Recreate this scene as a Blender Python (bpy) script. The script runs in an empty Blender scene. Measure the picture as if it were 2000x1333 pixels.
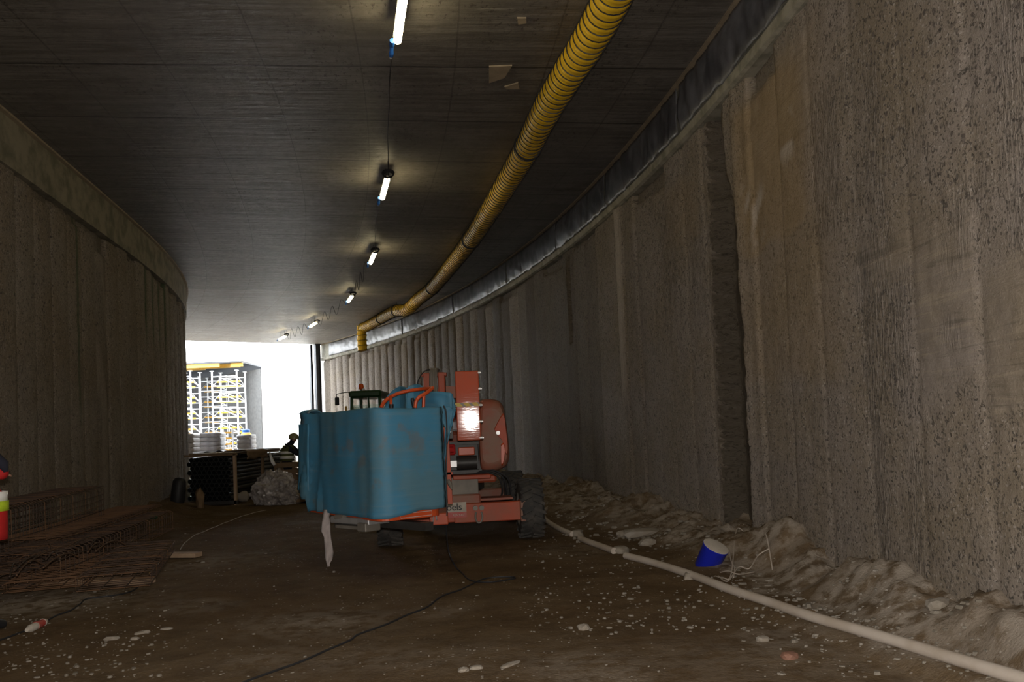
import bpy, math, random
import numpy as np
from mathutils import Vector, Matrix, noise, Euler
random.seed(7)
S = bpy.context.scene
COL = S.collection
pi = math.pi

# ------------------------------------------------------------------ camera, world, lights, exposure
FPX, SHIFT = 1614.0, 110.0
PITCH, ROLL, EYE = math.radians(2.2), math.radians(-2.4), 1.6
CAMROT = Matrix.Rotation(pi/2+PITCH, 3, 'X') @ Matrix.Rotation(ROLL, 3, 'Z')
cam_d = bpy.data.cameras.new('camera'); cam = bpy.data.objects.new('camera', cam_d); COL.objects.link(cam)
cam_d.sensor_width = 36.0; cam_d.lens = 36.0*FPX/2000.0; cam_d.shift_y = SHIFT/2000.0
cam_d.clip_start = 0.05; cam_d.clip_end = 500
cam.matrix_world = Matrix.Translation((0, 0, EYE)) @ CAMROT.to_4x4()
S.camera = cam
w = bpy.data.worlds.new('overcast_sky'); S.world = w; w.use_nodes = True
SKY = 18.0
w.node_tree.nodes['Background'].inputs[0].default_value = (0.93, 0.97, 1.0, 1)
w.node_tree.nodes['Background'].inputs[1].default_value = SKY
fl = bpy.data.lights.new('camera_flash', 'POINT'); fl.energy = 1200; fl.shadow_soft_size = 0.05; fl.color = (1.0, 0.93, 0.86)
flo = bpy.data.objects.new('camera_flash', fl); flo.location = (0.03, -0.02, 1.76); COL.objects.link(flo)
S.view_settings.view_transform = 'Standard'; S.view_settings.look = 'None'
S.view_settings.gamma = 1.0; S.view_settings.use_curve_mapping = False
S.view_settings.exposure = 0.0
LAMP_E = 38.0

# ------------------------------------------------------------------ measuring helpers (pixel of the photo -> point of the place)
def ray(px, py): return CAMROT @ Vector(((px-1000)/FPX, -(py-666.5-SHIFT)/FPX, -1))
def atz(px, py, z):
    d = ray(px, py); return Vector((0, 0, EYE)) + d*((z-EYE)/d.z)
def aty(px, py, y):
    d = ray(px, py); return Vector((0, 0, EYE)) + d*(y/d.y)

# the tunnel is an arc: centre CX, CY, right wall radius RR; s = arc length along the right wall
CX, CY, RR = -64.85, 3.49, 68.0
HC = 6.5
S_END, S_BACK = 43.0, -55.0
def P(s, r, z=0.0):
    a = s/RR; return Vector((CX+r*math.cos(a), CY+r*math.sin(a), z))
def sr(x, y):
    return RR*math.atan2(y-CY, x-CX), math.hypot(x-CX, y-CY)
def sstep(a, b, x):
    t = min(1, max(0, (x-a)/(b-a))); return t*t*(3-2*t)
def rleft(s): return 58.25+0.9*sstep(11, 29, s)
def nz(x, y, z=0.0): return noise.noise((x, y, z))

# ------------------------------------------------------------------ materials
MATS = {}
class NT:
    def __init__(s, name):
        s.m = bpy.data.materials.new(name); s.m.use_nodes = True; s.t = s.m.node_tree
        s.b = s.t.nodes['Principled BSDF']; MATS[name] = s.m
    def n(s, typ, **kw):
        nd = s.t.nodes.new(typ)
        for k, v in kw.items():
            if k.startswith('i_'): 
                key = k[2:]; key = int(key) if key.isdigit() else key
                nd.inputs[key].default_value = v
            else: setattr(nd, k, v)
        return nd
    def l(s, a, b): s.t.links.new(a, b)
    def math(s, op, a, b=None, clamp=False):
        nd = s.n('ShaderNodeMath', operation=op); nd.use_clamp = clamp
        for i, v in enumerate((a, b)):
            if v is None: continue
            if isinstance(v, (int, float)): nd.inputs[i].default_value = v
            else: s.l(v, nd.inputs[i])
        return nd.outputs[0]
    def mix(s, f, a, b, blend='MIX'):
        nd = s.n('ShaderNodeMix', data_type='RGBA', blend_type=blend)
        for i, v in ((0, f), (6, a), (7, b)):
            if isinstance(v, (int, float)): nd.inputs[i].default_value = v
            elif isinstance(v, tuple): nd.inputs[i].default_value = (*v, 1) if len(v) == 3 else v
            else: s.l(v, nd.inputs[i])
        return nd.outputs[2]
    def ramp(s, f, a, b):
        nd = s.n('ShaderNodeMapRange'); nd.interpolation_type = 'SMOOTHSTEP'
        s.l(f, nd.inputs[0]); nd.inputs[1].default_value = a; nd.inputs[2].default_value = b
        return nd.outputs[0]
    def attr(s, name): return s.n('ShaderNodeAttribute', attribute_name=name).outputs['Fac']
    def coord(s, kind='Object', scale=(1, 1, 1), rot=(0, 0, 0)):
        c = s.n('ShaderNodeTexCoord'); m = s.n('ShaderNodeMapping')
        m.inputs['Scale'].default_value = scale; m.inputs['Rotation'].default_value = rot
        s.l(c.outputs[kind], m.inputs[0]); return m.outputs[0]
    def noise(s, vec, scale, detail=4, rough=0.55, dist=0.0):
        nd = s.n('ShaderNodeTexNoise'); s.l(vec, nd.inputs['Vector'])
        nd.inputs['Scale'].default_value = scale; nd.inputs['Detail'].default_value = detail
        nd.inputs['Roughness'].default_value = rough; nd.inputs['Distortion'].default_value = dist
        return nd.outputs['Fac']
    def vor(s, vec, scale, rnd=1.0):
        nd = s.n('ShaderNodeTexVoronoi'); s.l(vec, nd.inputs['Vector']); nd.inputs['Scale'].default_value = scale
        nd.inputs['Randomness'].default_value = rnd
        sep = s.n('ShaderNodeSeparateColor'); s.l(nd.outputs['Color'], sep.inputs[0])
        return nd.outputs['Distance'], sep.outputs[0], sep.outputs[1]
    def bump(s, h, strength=0.5, dist=0.02):
        nd = s.n('ShaderNodeBump'); nd.inputs['Strength'].default_value = strength; nd.inputs['Distance'].default_value = dist
        s.l(h, nd.inputs['Height']); s.l(nd.outputs[0], s.b.inputs['Normal']); s.l(nd.outputs[0], s.b.inputs['Coat Normal'])
    def col(s, c):
        if isinstance(c, tuple): s.b.inputs['Base Color'].default_value = (*c, 1)
        else: s.l(c, s.b.inputs['Base Color'])
    def rough(s, v):
        if isinstance(v, (int, float)): s.b.inputs['Roughness'].default_value = v
        else: s.l(v, s.b.inputs['Roughness'])

def simple(name, col, rough=0.6, metal=0.0, dirt=None, dirt_amt=0.5, scale=6.0, bump=0.0, spec=None, coat=0.0):
    t = NT(name); v = t.coord('Object')
    f = t.noise(v, scale, 5, 0.6)
    if dirt is None: dirt = tuple(c*0.6 for c in col)
    m = t.math('MULTIPLY', t.ramp(f, 0.38, 0.68), dirt_amt)
    t.col(t.mix(m, col, dirt)); t.rough(rough); t.b.inputs['Metallic'].default_value = metal
    if bump: t.bump(t.noise(v, scale*6, 4), bump, 0.01)
    if spec is not None: t.b.inputs['Specular IOR Level'].default_value = spec
    if coat: t.b.inputs['Coat Weight'].default_value = coat; t.b.inputs['Coat Roughness'].default_value = 0.25
    return t.m

def wall_material(name, tanc, greyc):
    t = NT(name); uv = t.coord('UV')
    big = t.noise(uv, 0.8, 4, 0.6); med = t.noise(uv, 5.0, 5, 0.65); fine = t.noise(uv, 45.0, 4, 0.7)
    c = t.mix(t.ramp(big, 0.35, 0.65), tanc, greyc)
    c = t.mix(t.math('MULTIPLY', t.ramp(med, 0.35, 0.75), 0.35), c, tuple(x*0.62 for x in tanc))
    c = t.mix(t.math('MULTIPLY', t.ramp(fine, 0.5, 0.72), 0.4), c, tuple(min(1, x*1.5) for x in greyc))
    sm = t.attr('smooth_face'); keep = t.math('SUBTRACT', 1.0, sm)
    # aggregate stones in the concrete
    d1, r1, g1 = t.vor(uv, 17.0); d2, r2, g2 = t.vor(uv, 38.0)
    wob = t.math('MULTIPLY', t.math('SUBTRACT', t.noise(uv, 70, 3), 0.5), 0.35)
    s1 = t.math('MULTIPLY', t.math('LESS_THAN', t.math('ADD', d1, wob), 0.36), t.math('GREATER_THAN', r1, 0.66))
    s2 = t.math('MULTIPLY', t.math('LESS_THAN', t.math('ADD', d2, wob), 0.40), t.math('GREATER_THAN', r2, 0.58))
    sepv = t.n('ShaderNodeSeparateXYZ'); t.l(uv, sepv.inputs[0]); hi = t.math('ADD', t.math('MULTIPLY', t.ramp(t.math('ADD', sepv.outputs[1], t.math('MULTIPLY', med, 2)), 3.2, 4.6), 0.75), 0.25)
    s1 = t.math('MULTIPLY', t.math('MULTIPLY', s1, hi), keep); s2 = t.math('MULTIPLY', s2, keep)
    c = t.mix(t.math('MULTIPLY', s1, 0.8), c, t.mix(g1, (0.055, 0.045, 0.04), (0.15, 0.125, 0.105)))
    c = t.mix(t.math('MULTIPLY', s2, 0.75), c, t.mix(t.math('GREATER_THAN', g2, 0.7), (0.07, 0.06, 0.05), (0.36, 0.32, 0.28)))
    # short chips and vertical excavator-tooth scratches
    st = t.coord('UV', (60, 5.5, 1)); sc = t.noise(st, 1.0, 3, 0.6, 0.6)
    st2 = t.coord('UV', (26, 17, 1), (0, 0, 0.5)); sc2 = t.noise(st2, 1.0, 3, 0.6, 1.2)
    zone = t.attr('scratch')
    zz = t.math('MAXIMUM', zone, t.math('MULTIPLY', t.ramp(t.noise(uv, 1.5, 3), 0.56, 0.68), 0.55))
    up = t.math('MULTIPLY', t.ramp(sc, 0.53, 0.63), zz); dn = t.math('MULTIPLY', t.ramp(sc, 0.50, 0.40), zz)
    c = t.mix(t.math('MULTIPLY', up, 0.75), c, (0.33, 0.29, 0.26)); c = t.mix(t.math('MULTIPLY', dn, 0.6), c, (0.05, 0.045, 0.045))
    ch = t.math('MULTIPLY', t.ramp(sc2, 0.57, 0.64), t.math('MULTIPLY', keep, 0.55)); c = t.mix(ch, c, (0.30, 0.26, 0.215))
    chd = t.math('MULTIPLY', t.ramp(sc2, 0.41, 0.34), t.math('MULTIPLY', keep, 0.75)); c = t.mix(chd, c, (0.05, 0.045, 0.04))
    # swirl marks left by the auger on the smooth faces
    cr = t.coord('UV', (0.55, 9, 1), (0, 0, 0.16)); sw = t.noise(cr, 1.0, 4, 0.6, 1.6)
    c = t.mix(t.math('MULTIPLY', t.ramp(sw, 0.55, 0.64), t.math('MULTIPLY', sm, 0.5)), c, (0.32, 0.27, 0.2))
    c = t.mix(t.math('MULTIPLY', t.ramp(sw, 0.45, 0.36), t.math('MULTIPLY', sm, 0.5)), c, (0.09, 0.075, 0.055))
    # stains of their own shape: ochre loam near the top, pale lime, green growth, soil, whose mix also carries painted shade
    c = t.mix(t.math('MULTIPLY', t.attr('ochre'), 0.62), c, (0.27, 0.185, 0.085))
    c = t.mix(t.math('MULTIPLY', t.attr('lime'), 0.75), c, (0.45, 0.39, 0.33))
    c = t.mix(t.math('MULTIPLY', t.attr('green'), 0.8), c, (0.02, 0.06, 0.02))
    c = t.mix(t.math('MULTIPLY', t.attr('soil_shade'), 0.88), c, (0.045, 0.035, 0.022))
    t.col(c); t.rough(0.82); t.b.inputs['Specular IOR Level'].default_value = 0.35
    h = t.math('ADD', t.math('MULTIPLY', fine, 0.5), t.math('MULTIPLY', med, 1.0))
    h = t.math('SUBTRACT', h, t.math('MULTIPLY', dn, 0.6)); h = t.math('ADD', h, t.math('MULTIPLY', up, 0.4))
    h = t.math('ADD', h, t.math('MULTIPLY', s1, 0.35)); h = t.math('ADD', h, t.math('MULTIPLY', ch, 0.6)); h = t.math('SUBTRACT', h, chd)
    h = t.math('ADD', h, t.math('MULTIPLY', t.math('MULTIPLY', sw, sm), 0.8))
    t.bump(h, 0.8, 0.02)
    return t.m
M_wallR = wall_material('bored_pile_concrete', (0.225, 0.185, 0.135), (0.25, 0.215, 0.185))
M_wallL = wall_material('bored_pile_concrete_brown', (0.205, 0.165, 0.12), (0.235, 0.205, 0.17))

def ceiling_material():
    t = NT('cast_ceiling_concrete'); uv = t.coord('UV')       # u = arc length, v = across
    bo = t.noise(t.coord('UV', (6, 0.45, 1)), 1.0, 6, 0.7)
    bl = t.noise(uv, 1.3, 5, 0.65); bb = t.noise(uv, 7, 4, 0.7)
    sp = t.noise(t.coord('UV', (9, 16, 1)), 1.0, 4, 0.7)
    c = t.mix(t.ramp(bl, 0.3, 0.7), (0.115, 0.105, 0.09), (0.175, 0.16, 0.142))
    c = t.mix(t.math('MULTIPLY', t.ramp(bo, 0.42, 0.58), 0.6), c, (0.075, 0.067, 0.055))
    c = t.mix(t.math('MULTIPLY', t.ramp(t.noise(uv, 2.6, 5, 0.7), 0.5, 0.62), 0.5), c, (0.06, 0.052, 0.044))
    c = t.mix(t.math('MULTIPLY', t.ramp(bo, 0.62, 0.75), 0.5), c, (0.32, 0.30, 0.26))
    c = t.mix(t.math('MULTIPLY', t.ramp(bb, 0.62, 0.72), 0.6), c, (0.05, 0.04, 0.035))
    zone = t.ramp(t.noise(uv, 0.55, 2), 0.5, 0.62)
    c = t.mix(t.math('MULTIPLY', t.ramp(sp, 0.57, 0.62), t.math('MULTIPLY', zone, 0.85)), c, (0.03, 0.022, 0.018))
    sep = t.n('ShaderNodeSeparateXYZ'); t.l(uv, sep.inputs[0])
    wobu = t.math('MULTIPLY', t.math('SUBTRACT', t.noise(uv, 2.0, 2), 0.5), 0.02)
    def joint(src, period, width, off=0.0):
        f = t.math('FRACT', t.math('DIVIDE', t.math('ADD', t.math('ADD', src, off), wobu), period))
        return t.math('GREATER_THAN', t.math('ABSOLUTE', t.math('SUBTRACT', f, 0.5)), 0.5-width/period)
    j1 = joint(sep.outputs[0], 2.05, 0.022, 0.35); j2 = joint(sep.outputs[1], 1.25, 0.010, 0.3)
    j3 = joint(sep.outputs[0], 0.51, 0.004, 0.1)
    c = t.mix(t.math('MULTIPLY', j1, 0.8), c, (0.02, 0.018, 0.016)); c = t.mix(t.math('MULTIPLY', j2, 0.55), c, (0.04, 0.035, 0.03))
    c = t.mix(t.math('MULTIPLY', j3, 0.3), c, (0.05, 0.045, 0.04))
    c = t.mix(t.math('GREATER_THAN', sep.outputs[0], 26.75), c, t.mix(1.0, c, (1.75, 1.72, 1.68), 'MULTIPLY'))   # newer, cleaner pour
    t.col(c); t.rough(t.math('ADD', t.math('MULTIPLY', bb, 0.5), 0.28)); t.b.inputs['Specular IOR Level'].default_value = 0.5
    h = t.math('ADD', t.math('MULTIPLY', bo, 1.6), t.math('MULTIPLY', bb, 0.4)); h = t.math('SUBTRACT', h, t.math('MULTIPLY', j1, 1.6))
    h = t.math('SUBTRACT', h, t.math('MULTIPLY', j2, 0.8))
    t.bump(h, 0.9, 0.02)
    return t.m
M_ceil = ceiling_material()

def floor_material():
    t = NT('compacted_brown_earth'); uv = t.coord('Object')
    b = t.noise(uv, 0.6, 5, 0.6); m = t.noise(uv, 3.0, 6, 0.65); f = t.noise(uv, 40, 4, 0.7)
    c = t.mix(t.ramp(b, 0.35, 0.68), (0.12, 0.078, 0.040), (0.15, 0.106, 0.062))
    c = t.mix(t.math('MULTIPLY', t.ramp(m, 0.42, 0.68), 0.55), c, (0.07, 0.045, 0.024))
    d = t.attr('dust'); dm = t.math('MULTIPLY', d, t.math('ADD', t.math('MULTIPLY', t.ramp(t.noise(uv, 5.5, 5, .65), 0.62, 0.42), 1.1), 0.12), True)
    c = t.mix(dm, c, (0.33, 0.285, 0.235))
    c = t.mix(t.math('MULTIPLY', t.ramp(f, 0.5, 0.7), 0.3), c, (0.2, 0.16, 0.12))
    d1, r1, g1 = t.vor(uv, 30.0)
    st = t.math('MULTIPLY', t.math('LESS_THAN', d1, 0.3), t.math('GREATER_THAN', r1, 0.9))
    st = t.math('MULTIPLY', st, t.ramp(t.noise(uv, 1.2, 3), 0.42, 0.6))
    c = t.mix(t.math('MULTIPLY', st, 0.8), c, (0.45, 0.41, 0.36))
    t.col(c); t.rough(0.95); t.b.inputs['Specular IOR Level'].default_value = 0.08
    h = t.math('ADD', m, t.math('MULTIPLY', f, 0.35)); h = t.math('ADD', h, t.math('MULTIPLY', st, 0.4))
    t.bump(h, 0.8, 0.03)
    return t.m
M_floor = floor_material()

M_beam = simple('green_stained_concrete', (0.24, 0.215, 0.155), 0.8, dirt=(0.09, 0.085, 0.055), dirt_amt=0.8, scale=3, bump=0.5)
M_beamR = simple('pale_beam_concrete', (0.30, 0.28, 0.22), 0.8, dirt=(0.10, 0.10, 0.07), dirt_amt=0.7, scale=4, bump=0.5)
M_foil = simple('grey_plastic_foil', (0.14, 0.14, 0.145), 0.4, dirt=(0.045, 0.045, 0.05), dirt_amt=0.8, scale=2.2, bump=0.0, spec=0.6)
M_strip = simple('pale_timber_strip', (0.30, 0.24, 0.16), 0.8, scale=5)
M_yellow = simple('yellow_duct_fabric', (0.80, 0.50, 0.02), 0.42, dirt=(0.45, 0.27, 0.02), dirt_amt=0.35, scale=4, bump=0.15)
M_clear = simple('dusty_translucent_duct_fabric', (0.42, 0.30, 0.10), 0.30, dirt=(0.28, 0.22, 0.12), dirt_amt=0.6, scale=5)
M_black = simple('black_rubber', (0.018, 0.018, 0.02), 0.55, scale=9)
M_orange = simple('orange_paint', (0.44, 0.065, 0.02), 0.55, dirt=(0.28, 0.09, 0.045), dirt_amt=0.6, scale=3.5, coat=0.0)
M_odust = simple('dust_covered_orange_paint', (0.30, 0.085, 0.05), 0.6, dirt=(0.24, 0.145, 0.10), dirt_amt=0.9, scale=2.2)
def _og():
    t = NT('glossy_orange_panel_paint'); v = t.coord('Object')
    t.col(t.mix(t.math('MULTIPLY', t.ramp(t.noise(v, 4, 5), .38, .68), .5), (0.46, 0.07, 0.022), (0.34, 0.095, 0.05))); t.rough(0.6); t.b.inputs['Specular IOR Level'].default_value = 0.25; t.b.inputs['Coat Weight'].default_value = 0.45; t.b.inputs['Coat Roughness'].default_value = 0.05
    a = t.noise(t.coord('Object', (4, 4, 40)), 1.0, 3, .6); b = t.noise(v, 220, 2, .6)
    t.bump(t.math('ADD', a, t.math('MULTIPLY', b, .10)), 0.07, 0.004); return t.m
M_ogloss = _og()
M_obright = simple('bright_orange_rail_paint', (0.60, 0.085, 0.02), 0.4, dirt_amt=0.2)
M_dgrey = simple('dark_greasy_steel', (0.05, 0.048, 0.045), 0.5, metal=0.3, scale=8)
M_grey = simple('dusty_grey_steel', (0.22, 0.20, 0.17), 0.55, metal=0.2, scale=5)
M_silver = simple('galvanised_steel', (0.55, 0.55, 0.55), 0.4, metal=0.6, scale=6)
M_white = simple('white_paint', (0.75, 0.75, 0.75), 0.4)
M_tyre = simple('dusty_tyre_rubber', (0.035, 0.034, 0.032), 0.8, dirt=(0.11, 0.095, 0.08), dirt_amt=0.6, scale=5)
M_blue = NT('blue_padding_sheet')
def _blue():
    t = M_blue; v = t.coord('Object')
    n1 = t.noise(v, 1.6, 5, 0.6); st = t.noise(t.coord('Object', (1.2, 1.2, 22)), 1.0, 3, 0.6)
    c = t.mix(t.ramp(n1, 0.4, 0.65), (0.055, 0.23, 0.38), (0.09, 0.21, 0.28))
    c = t.mix(t.math('MULTIPLY', t.ramp(st, 0.52, 0.7), 0.3), c, (0.17, 0.25, 0.29))
    c = t.mix(t.math('MULTIPLY', t.ramp(t.noise(v, 2.4, 4), 0.6, 0.68), 0.5), c, (0.17, 0.155, 0.125))
    t.col(c); t.rough(0.65); t.bump(st, 0.25, 0.01)
_blue(); M_blue = M_blue.m
M_green = simple('dark_green_paint', (0.02, 0.07, 0.025), 0.4, scale=4)
M_glass = NT('cab_glass'); M_glass.col((0.75, 0.9, 0.85)); M_glass.rough(0.03); M_glass.b.inputs['Transmission Weight'].default_value = 0.92; M_glass = M_glass.m
M_rust = simple('rusty_rebar', (0.085, 0.050, 0.032), 0.8, dirt=(0.04, 0.028, 0.022), dirt_amt=0.85, scale=5)
M_rust2 = simple('orange_rusty_rebar', (0.15, 0.078, 0.038), 0.8, dirt=(0.07, 0.04, 0.028), dirt_amt=0.7, scale=3)
M_wood = simple('raw_timber', (0.46, 0.33, 0.22), 0.75, dirt=(0.28, 0.18, 0.11), dirt_amt=0.5, scale=4)
M_brownwood = simple('weathered_brown_timber', (0.20, 0.13, 0.07), 0.8, scale=4)
M_hose = simple('dusty_white_hose', (0.50, 0.44, 0.38), 0.6, dirt=(0.36, 0.29, 0.22), dirt_amt=0.6, scale=3, bump=0.2)
M_stone = simple('pale_stone', (0.30, 0.27, 0.23), 0.8, dirt=(0.22, 0.18, 0.13), dirt_amt=0.7, scale=3, bump=0.3)
M_gravel = simple('dusty_gravel', (0.23, 0.205, 0.17), 0.9, dirt=(0.12, 0.10, 0.07), dirt_amt=0.8, scale=1.5)
M_bluecan = simple('glossy_blue_paint', (0.012, 0.022, 0.42), 0.35, dirt_amt=0.3)
M_lid = simple('dust_covered_lid', (0.50, 0.46, 0.40), 0.8, dirt=(0.38, 0.33, 0.27), dirt_amt=0.5, scale=10, bump=0.2)
M_pipe = simple('black_plastic_pipe', (0.03, 0.033, 0.033), 0.25, scale=6)
M_shoring = simple('bright_galvanised_tube', (0.75, 0.77, 0.8), 0.4, scale=6)
M_shyel = simple('yellow_formwork_beam', (0.55, 0.30, 0.03), 0.5, scale=3)
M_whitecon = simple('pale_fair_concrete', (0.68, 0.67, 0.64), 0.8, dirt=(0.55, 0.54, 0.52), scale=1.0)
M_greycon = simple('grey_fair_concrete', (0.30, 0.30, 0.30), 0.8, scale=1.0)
M_outground = simple('pale_site_ground', (0.66, 0.62, 0.56), 0.9, scale=1.5)
M_bag = simple('wrapped_pale_bags', (0.42, 0.43, 0.47), 0.35, dirt=(0.22, 0.22, 0.24), dirt_amt=0.7, scale=3, bump=0.3)
M_wrap = simple('crumpled_clear_plastic', (0.60, 0.56, 0.54), 0.10, dirt=(0.20, 0.17, 0.15), dirt_amt=0.8, scale=5, bump=0.6, spec=0.9)
M_wrap.node_tree.nodes['Principled BSDF'].inputs['Transmission Weight'].default_value = 0.35
M_navy = simple('dark_navy_cloth', (0.015, 0.016, 0.03), 0.9)
M_red = simple('red_work_jacket', (0.50, 0.012, 0.012), 0.8, scale=6, bump=0.1)
M_hivis = simple('yellow_high_visibility_cloth', (0.55, 0.75, 0.03), 0.7, scale=6)
M_olive = simple('dim_yellow_vest_cloth', (0.09, 0.10, 0.03), 0.85)
M_refl = simple('silver_reflective_tape', (0.92, 0.93, 0.9), 0.35, dirt_amt=0.05)
M_skin = simple('skin', (0.42, 0.24, 0.16), 0.6)
M_helmet = simple('helmet_shell', (0.30, 0.28, 0.14), 0.35)
M_helmetd = simple('dark_helmet_shell', (0.03, 0.03, 0.04), 0.3)
M_plug = simple('blue_plug_plastic', (0.02, 0.11, 0.42), 0.4)
M_haz1 = simple('hazard_yellow', (0.55, 0.38, 0.04), 0.5); 
M_dark = simple('dark_grey_steel_column', (0.045, 0.05, 0.06), 0.5)
M_bluegrey = simple('blue_grey_steel', (0.35, 0.42, 0.48), 0.5)
M_rag = simple('pale_torn_foam_sheet', (0.46, 0.40, 0.38), 0.85, scale=8, bump=0.2)
M_greentube = simple('green_plastic', (0.02, 0.14, 0.05), 0.6)
M_beacon = simple('orange_beacon_plastic', (0.9, 0.12, 0.01), 0.2)
M_redb = simple('red_band_plastic', (0.45, 0.05, 0.04), 0.5, dirt=(0.3, 0.2, 0.16))
def emis(name, col, e):
    t = NT(name); t.col((0.9, 0.9, 0.9)); t.b.inputs['Emission Color'].default_value = (*col, 1); t.b.inputs['Emission Strength'].default_value = e
    return t.m
M_lamp = emis('lit_fluorescent_diffuser', (1.0, 0.84, 0.48), LAMP_E)
M_tray = simple('dark_reflector_tray', (0.06, 0.06, 0.06), 0.5)

# ------------------------------------------------------------------ mesh helpers
class MB:
    def __init__(s): s.v = []; s.f = []; s.mi = []; s.cur = 0
    def add(s, vs, fs):
        o = len(s.v); s.v += [tuple(v) for v in vs]; s.f += [tuple(i+o for i in f) for f in fs]; s.mi += [s.cur]*len(fs)
    def box(s, c, size, rot=None, bevel=0.0):
        hx, hy, hz = size[0]/2, size[1]/2, size[2]/2
        c = Vector(c); R = rot if rot is not None else Matrix.Identity(3)
        b = min(bevel, hx*.9, hy*.9, hz*.9)
        if b <= 0:
            vs = [c+R@Vector((x, y, z)) for x in (-hx, hx) for y in (-hy, hy) for z in (-hz, hz)]
            s.add(vs, [(0, 1, 3, 2), (4, 6, 7, 5), (0, 4, 5, 1), (2, 3, 7, 6), (0, 2, 6, 4), (1, 5, 7, 3)]); return
        # chamfered box
        vs = []; idx = {}
        for sx in (-1, 1):
            for sy in (-1, 1):
                for sz in (-1, 1):
                    for k, q in enumerate(((hx, hy-b, hz-b), (hx-b, hy, hz-b), (hx-b, hy-b, hz))):
                        idx[(sx, sy, sz, k)] = len(vs); vs.append(c+R@Vector((sx*q[0], sy*q[1], sz*q[2])))
        fs = []
        I = lambda a, b_, c_, k: idx[(a, b_, c_, k)]
        for a in (-1, 1):
            fs.append([I(a, -1, -1, 0), I(a, 1, -1, 0), I(a, 1, 1, 0), I(a, -1, 1, 0)][::a])
            fs.append([I(-1, a, -1, 1), I(-1, a, 1, 1), I(1, a, 1, 1), I(1, a, -1, 1)][::a])
            fs.append([I(-1, -1, a, 2), I(1, -1, a, 2), I(1, 1, a, 2), I(-1, 1, a, 2)][::a])
        for a in (-1, 1):
            for b_ in (-1, 1):
                q = a*b_
                fs.append([I(a, b_, -1, 0), I(a, b_, -1, 1), I(a, b_, 1, 1), I(a, b_, 1, 0)][::q])
                fs.append([I(a, -1, b_, 0), I(a, 1, b_, 0), I(a, 1, b_, 2), I(a, -1, b_, 2)][::q])
                fs.append([I(-1, a, b_, 1), I(-1, a, b_, 2), I(1, a, b_, 2), I(1, a, b_, 1)][::q])
                for c_ in (-1, 1): fs.append([I(a, b_, c_, 0), I(a, b_, c_, 1), I(a, b_, c_, 2)][::a*b_*c_])
        s.add(vs, fs)
    def tube(s, pts, r, n=8, cap=True, closed=False, flat=1.0):
        pts = [Vector(p) for p in pts]; N = len(pts)
        rs = r if isinstance(r, (list, tuple)) else [r]*N
        up = None; vs = []; fs = []
        for i, p in enumerate(pts):
            if closed: t = pts[(i+1) % N]-pts[i-1]
            else: t = pts[min(i+1, N-1)]-pts[max(i-1, 0)]
            if t.length < 1e-9: t = Vector((0, 0, 1))
            t.normalize()
            if up is None:
                up = Vector((0, 0, 1)) if abs(t.z) < 0.9 else Vector((1, 0, 0))
            a = (up - t*up.dot(t))
            if a.length < 1e-4: a = t.orthogonal()
            a.normalize(); b = t.cross(a); up = a
            for k in range(n):
                th = 2*pi*k/n; vs.append(p+(a*math.cos(th)*flat+b*math.sin(th))*rs[i])
        M = N if closed else N-1
        for i in range(M):
            j = (i+1) % N
            for k in range(n):
                k2 = (k+1) % n; fs.append((i*n+k, i*n+k2, j*n+k2, j*n+k))
        if cap and not closed: fs.append(tuple(range(n))[::-1]); fs.append(tuple((N-1)*n+k for k in range(n)))
        s.add(vs, fs)
    def cyl(s, a, b, r, n=16, r2=None): s.tube([a, b], [r, r if r2 is None else r2], n)
    def lathe(s, prof, n=24, M=None, cap=True):
        M = M or Matrix.Identity(4); vs = []; fs = []
        for (r, z) in prof:
            for k in range(n):
                th = 2*pi*k/n; vs.append(M@Vector((r*math.cos(th), r*math.sin(th), z)))
        for i in range(len(prof)-1):
            for k in range(n):
                k2 = (k+1) % n; fs.append((i*n+k, i*n+k2, (i+1)*n+k2, (i+1)*n+k))
        if cap: fs.append(tuple(range(n))[::-1]); fs.append(tuple((len(prof)-1)*n+k for k in range(n)))
        s.add(vs, fs)
    def grid(s, rows, closed=False):
        m = len(rows[0]); vs = [v for r in rows for v in r]; fs = []
        for i in range(len(rows)-1):
            for j in range(m if closed else m-1):
                j2 = (j+1) % m; fs.append((i*m+j, i*m+j2, (i+1)*m+j2, (i+1)*m+j))
        s.add(vs, fs)
    def prism(s, poly, a, b):   # poly: 2D list, a/b functions mapping 2D -> 3D
        n = len(poly); vs = [a(p) for p in poly]+[b(p) for p in poly]
        s.add(vs, [tuple(range(n))[::-1], tuple(range(n, 2*n))]+[(i, (i+1) % n, n+(i+1) % n, n+i) for i in range(n)])
    def build(s, name, mat, parent=None, smooth=False, origin=None, solid=0.0, label=None):
        me = bpy.data.meshes.new(name)
        if origin is None:
            lo = [min(v[k] for v in s.v) for k in range(3)]; hi = [max(v[k] for v in s.v) for k in range(3)]
            origin = ((lo[0]+hi[0])/2, (lo[1]+hi[1])/2, lo[2])
        o0 = Vector(origin)
        me.from_pydata([Vector(v)-o0 for v in s.v], [], s.f)
        for m in (mat if isinstance(mat, (list, tuple)) else [mat]): me.materials.append(m)
        if any(s.mi): me.polygons.foreach_set('material_index', s.mi)
        if smooth:
            me.polygons.foreach_set('use_smooth', [True]*len(me.polygons))
            if smooth != 'all': me.set_sharp_from_angle(angle=math.radians(40))
        me.update()
        o = bpy.data.objects.new(name, me); COL.objects.link(o); o.location = o0
        if parent is not None:
            q = parent; w_ = Vector((0, 0, 0))
            while q is not None: w_ += q.location; q = q.parent
            o.parent = parent; o.location = o0-w_
        if solid:
            md = o.modifiers.new('thickness', 'SOLIDIFY'); md.thickness = solid; md.offset = 0
        if label: o['label'] = label
        return o

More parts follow.
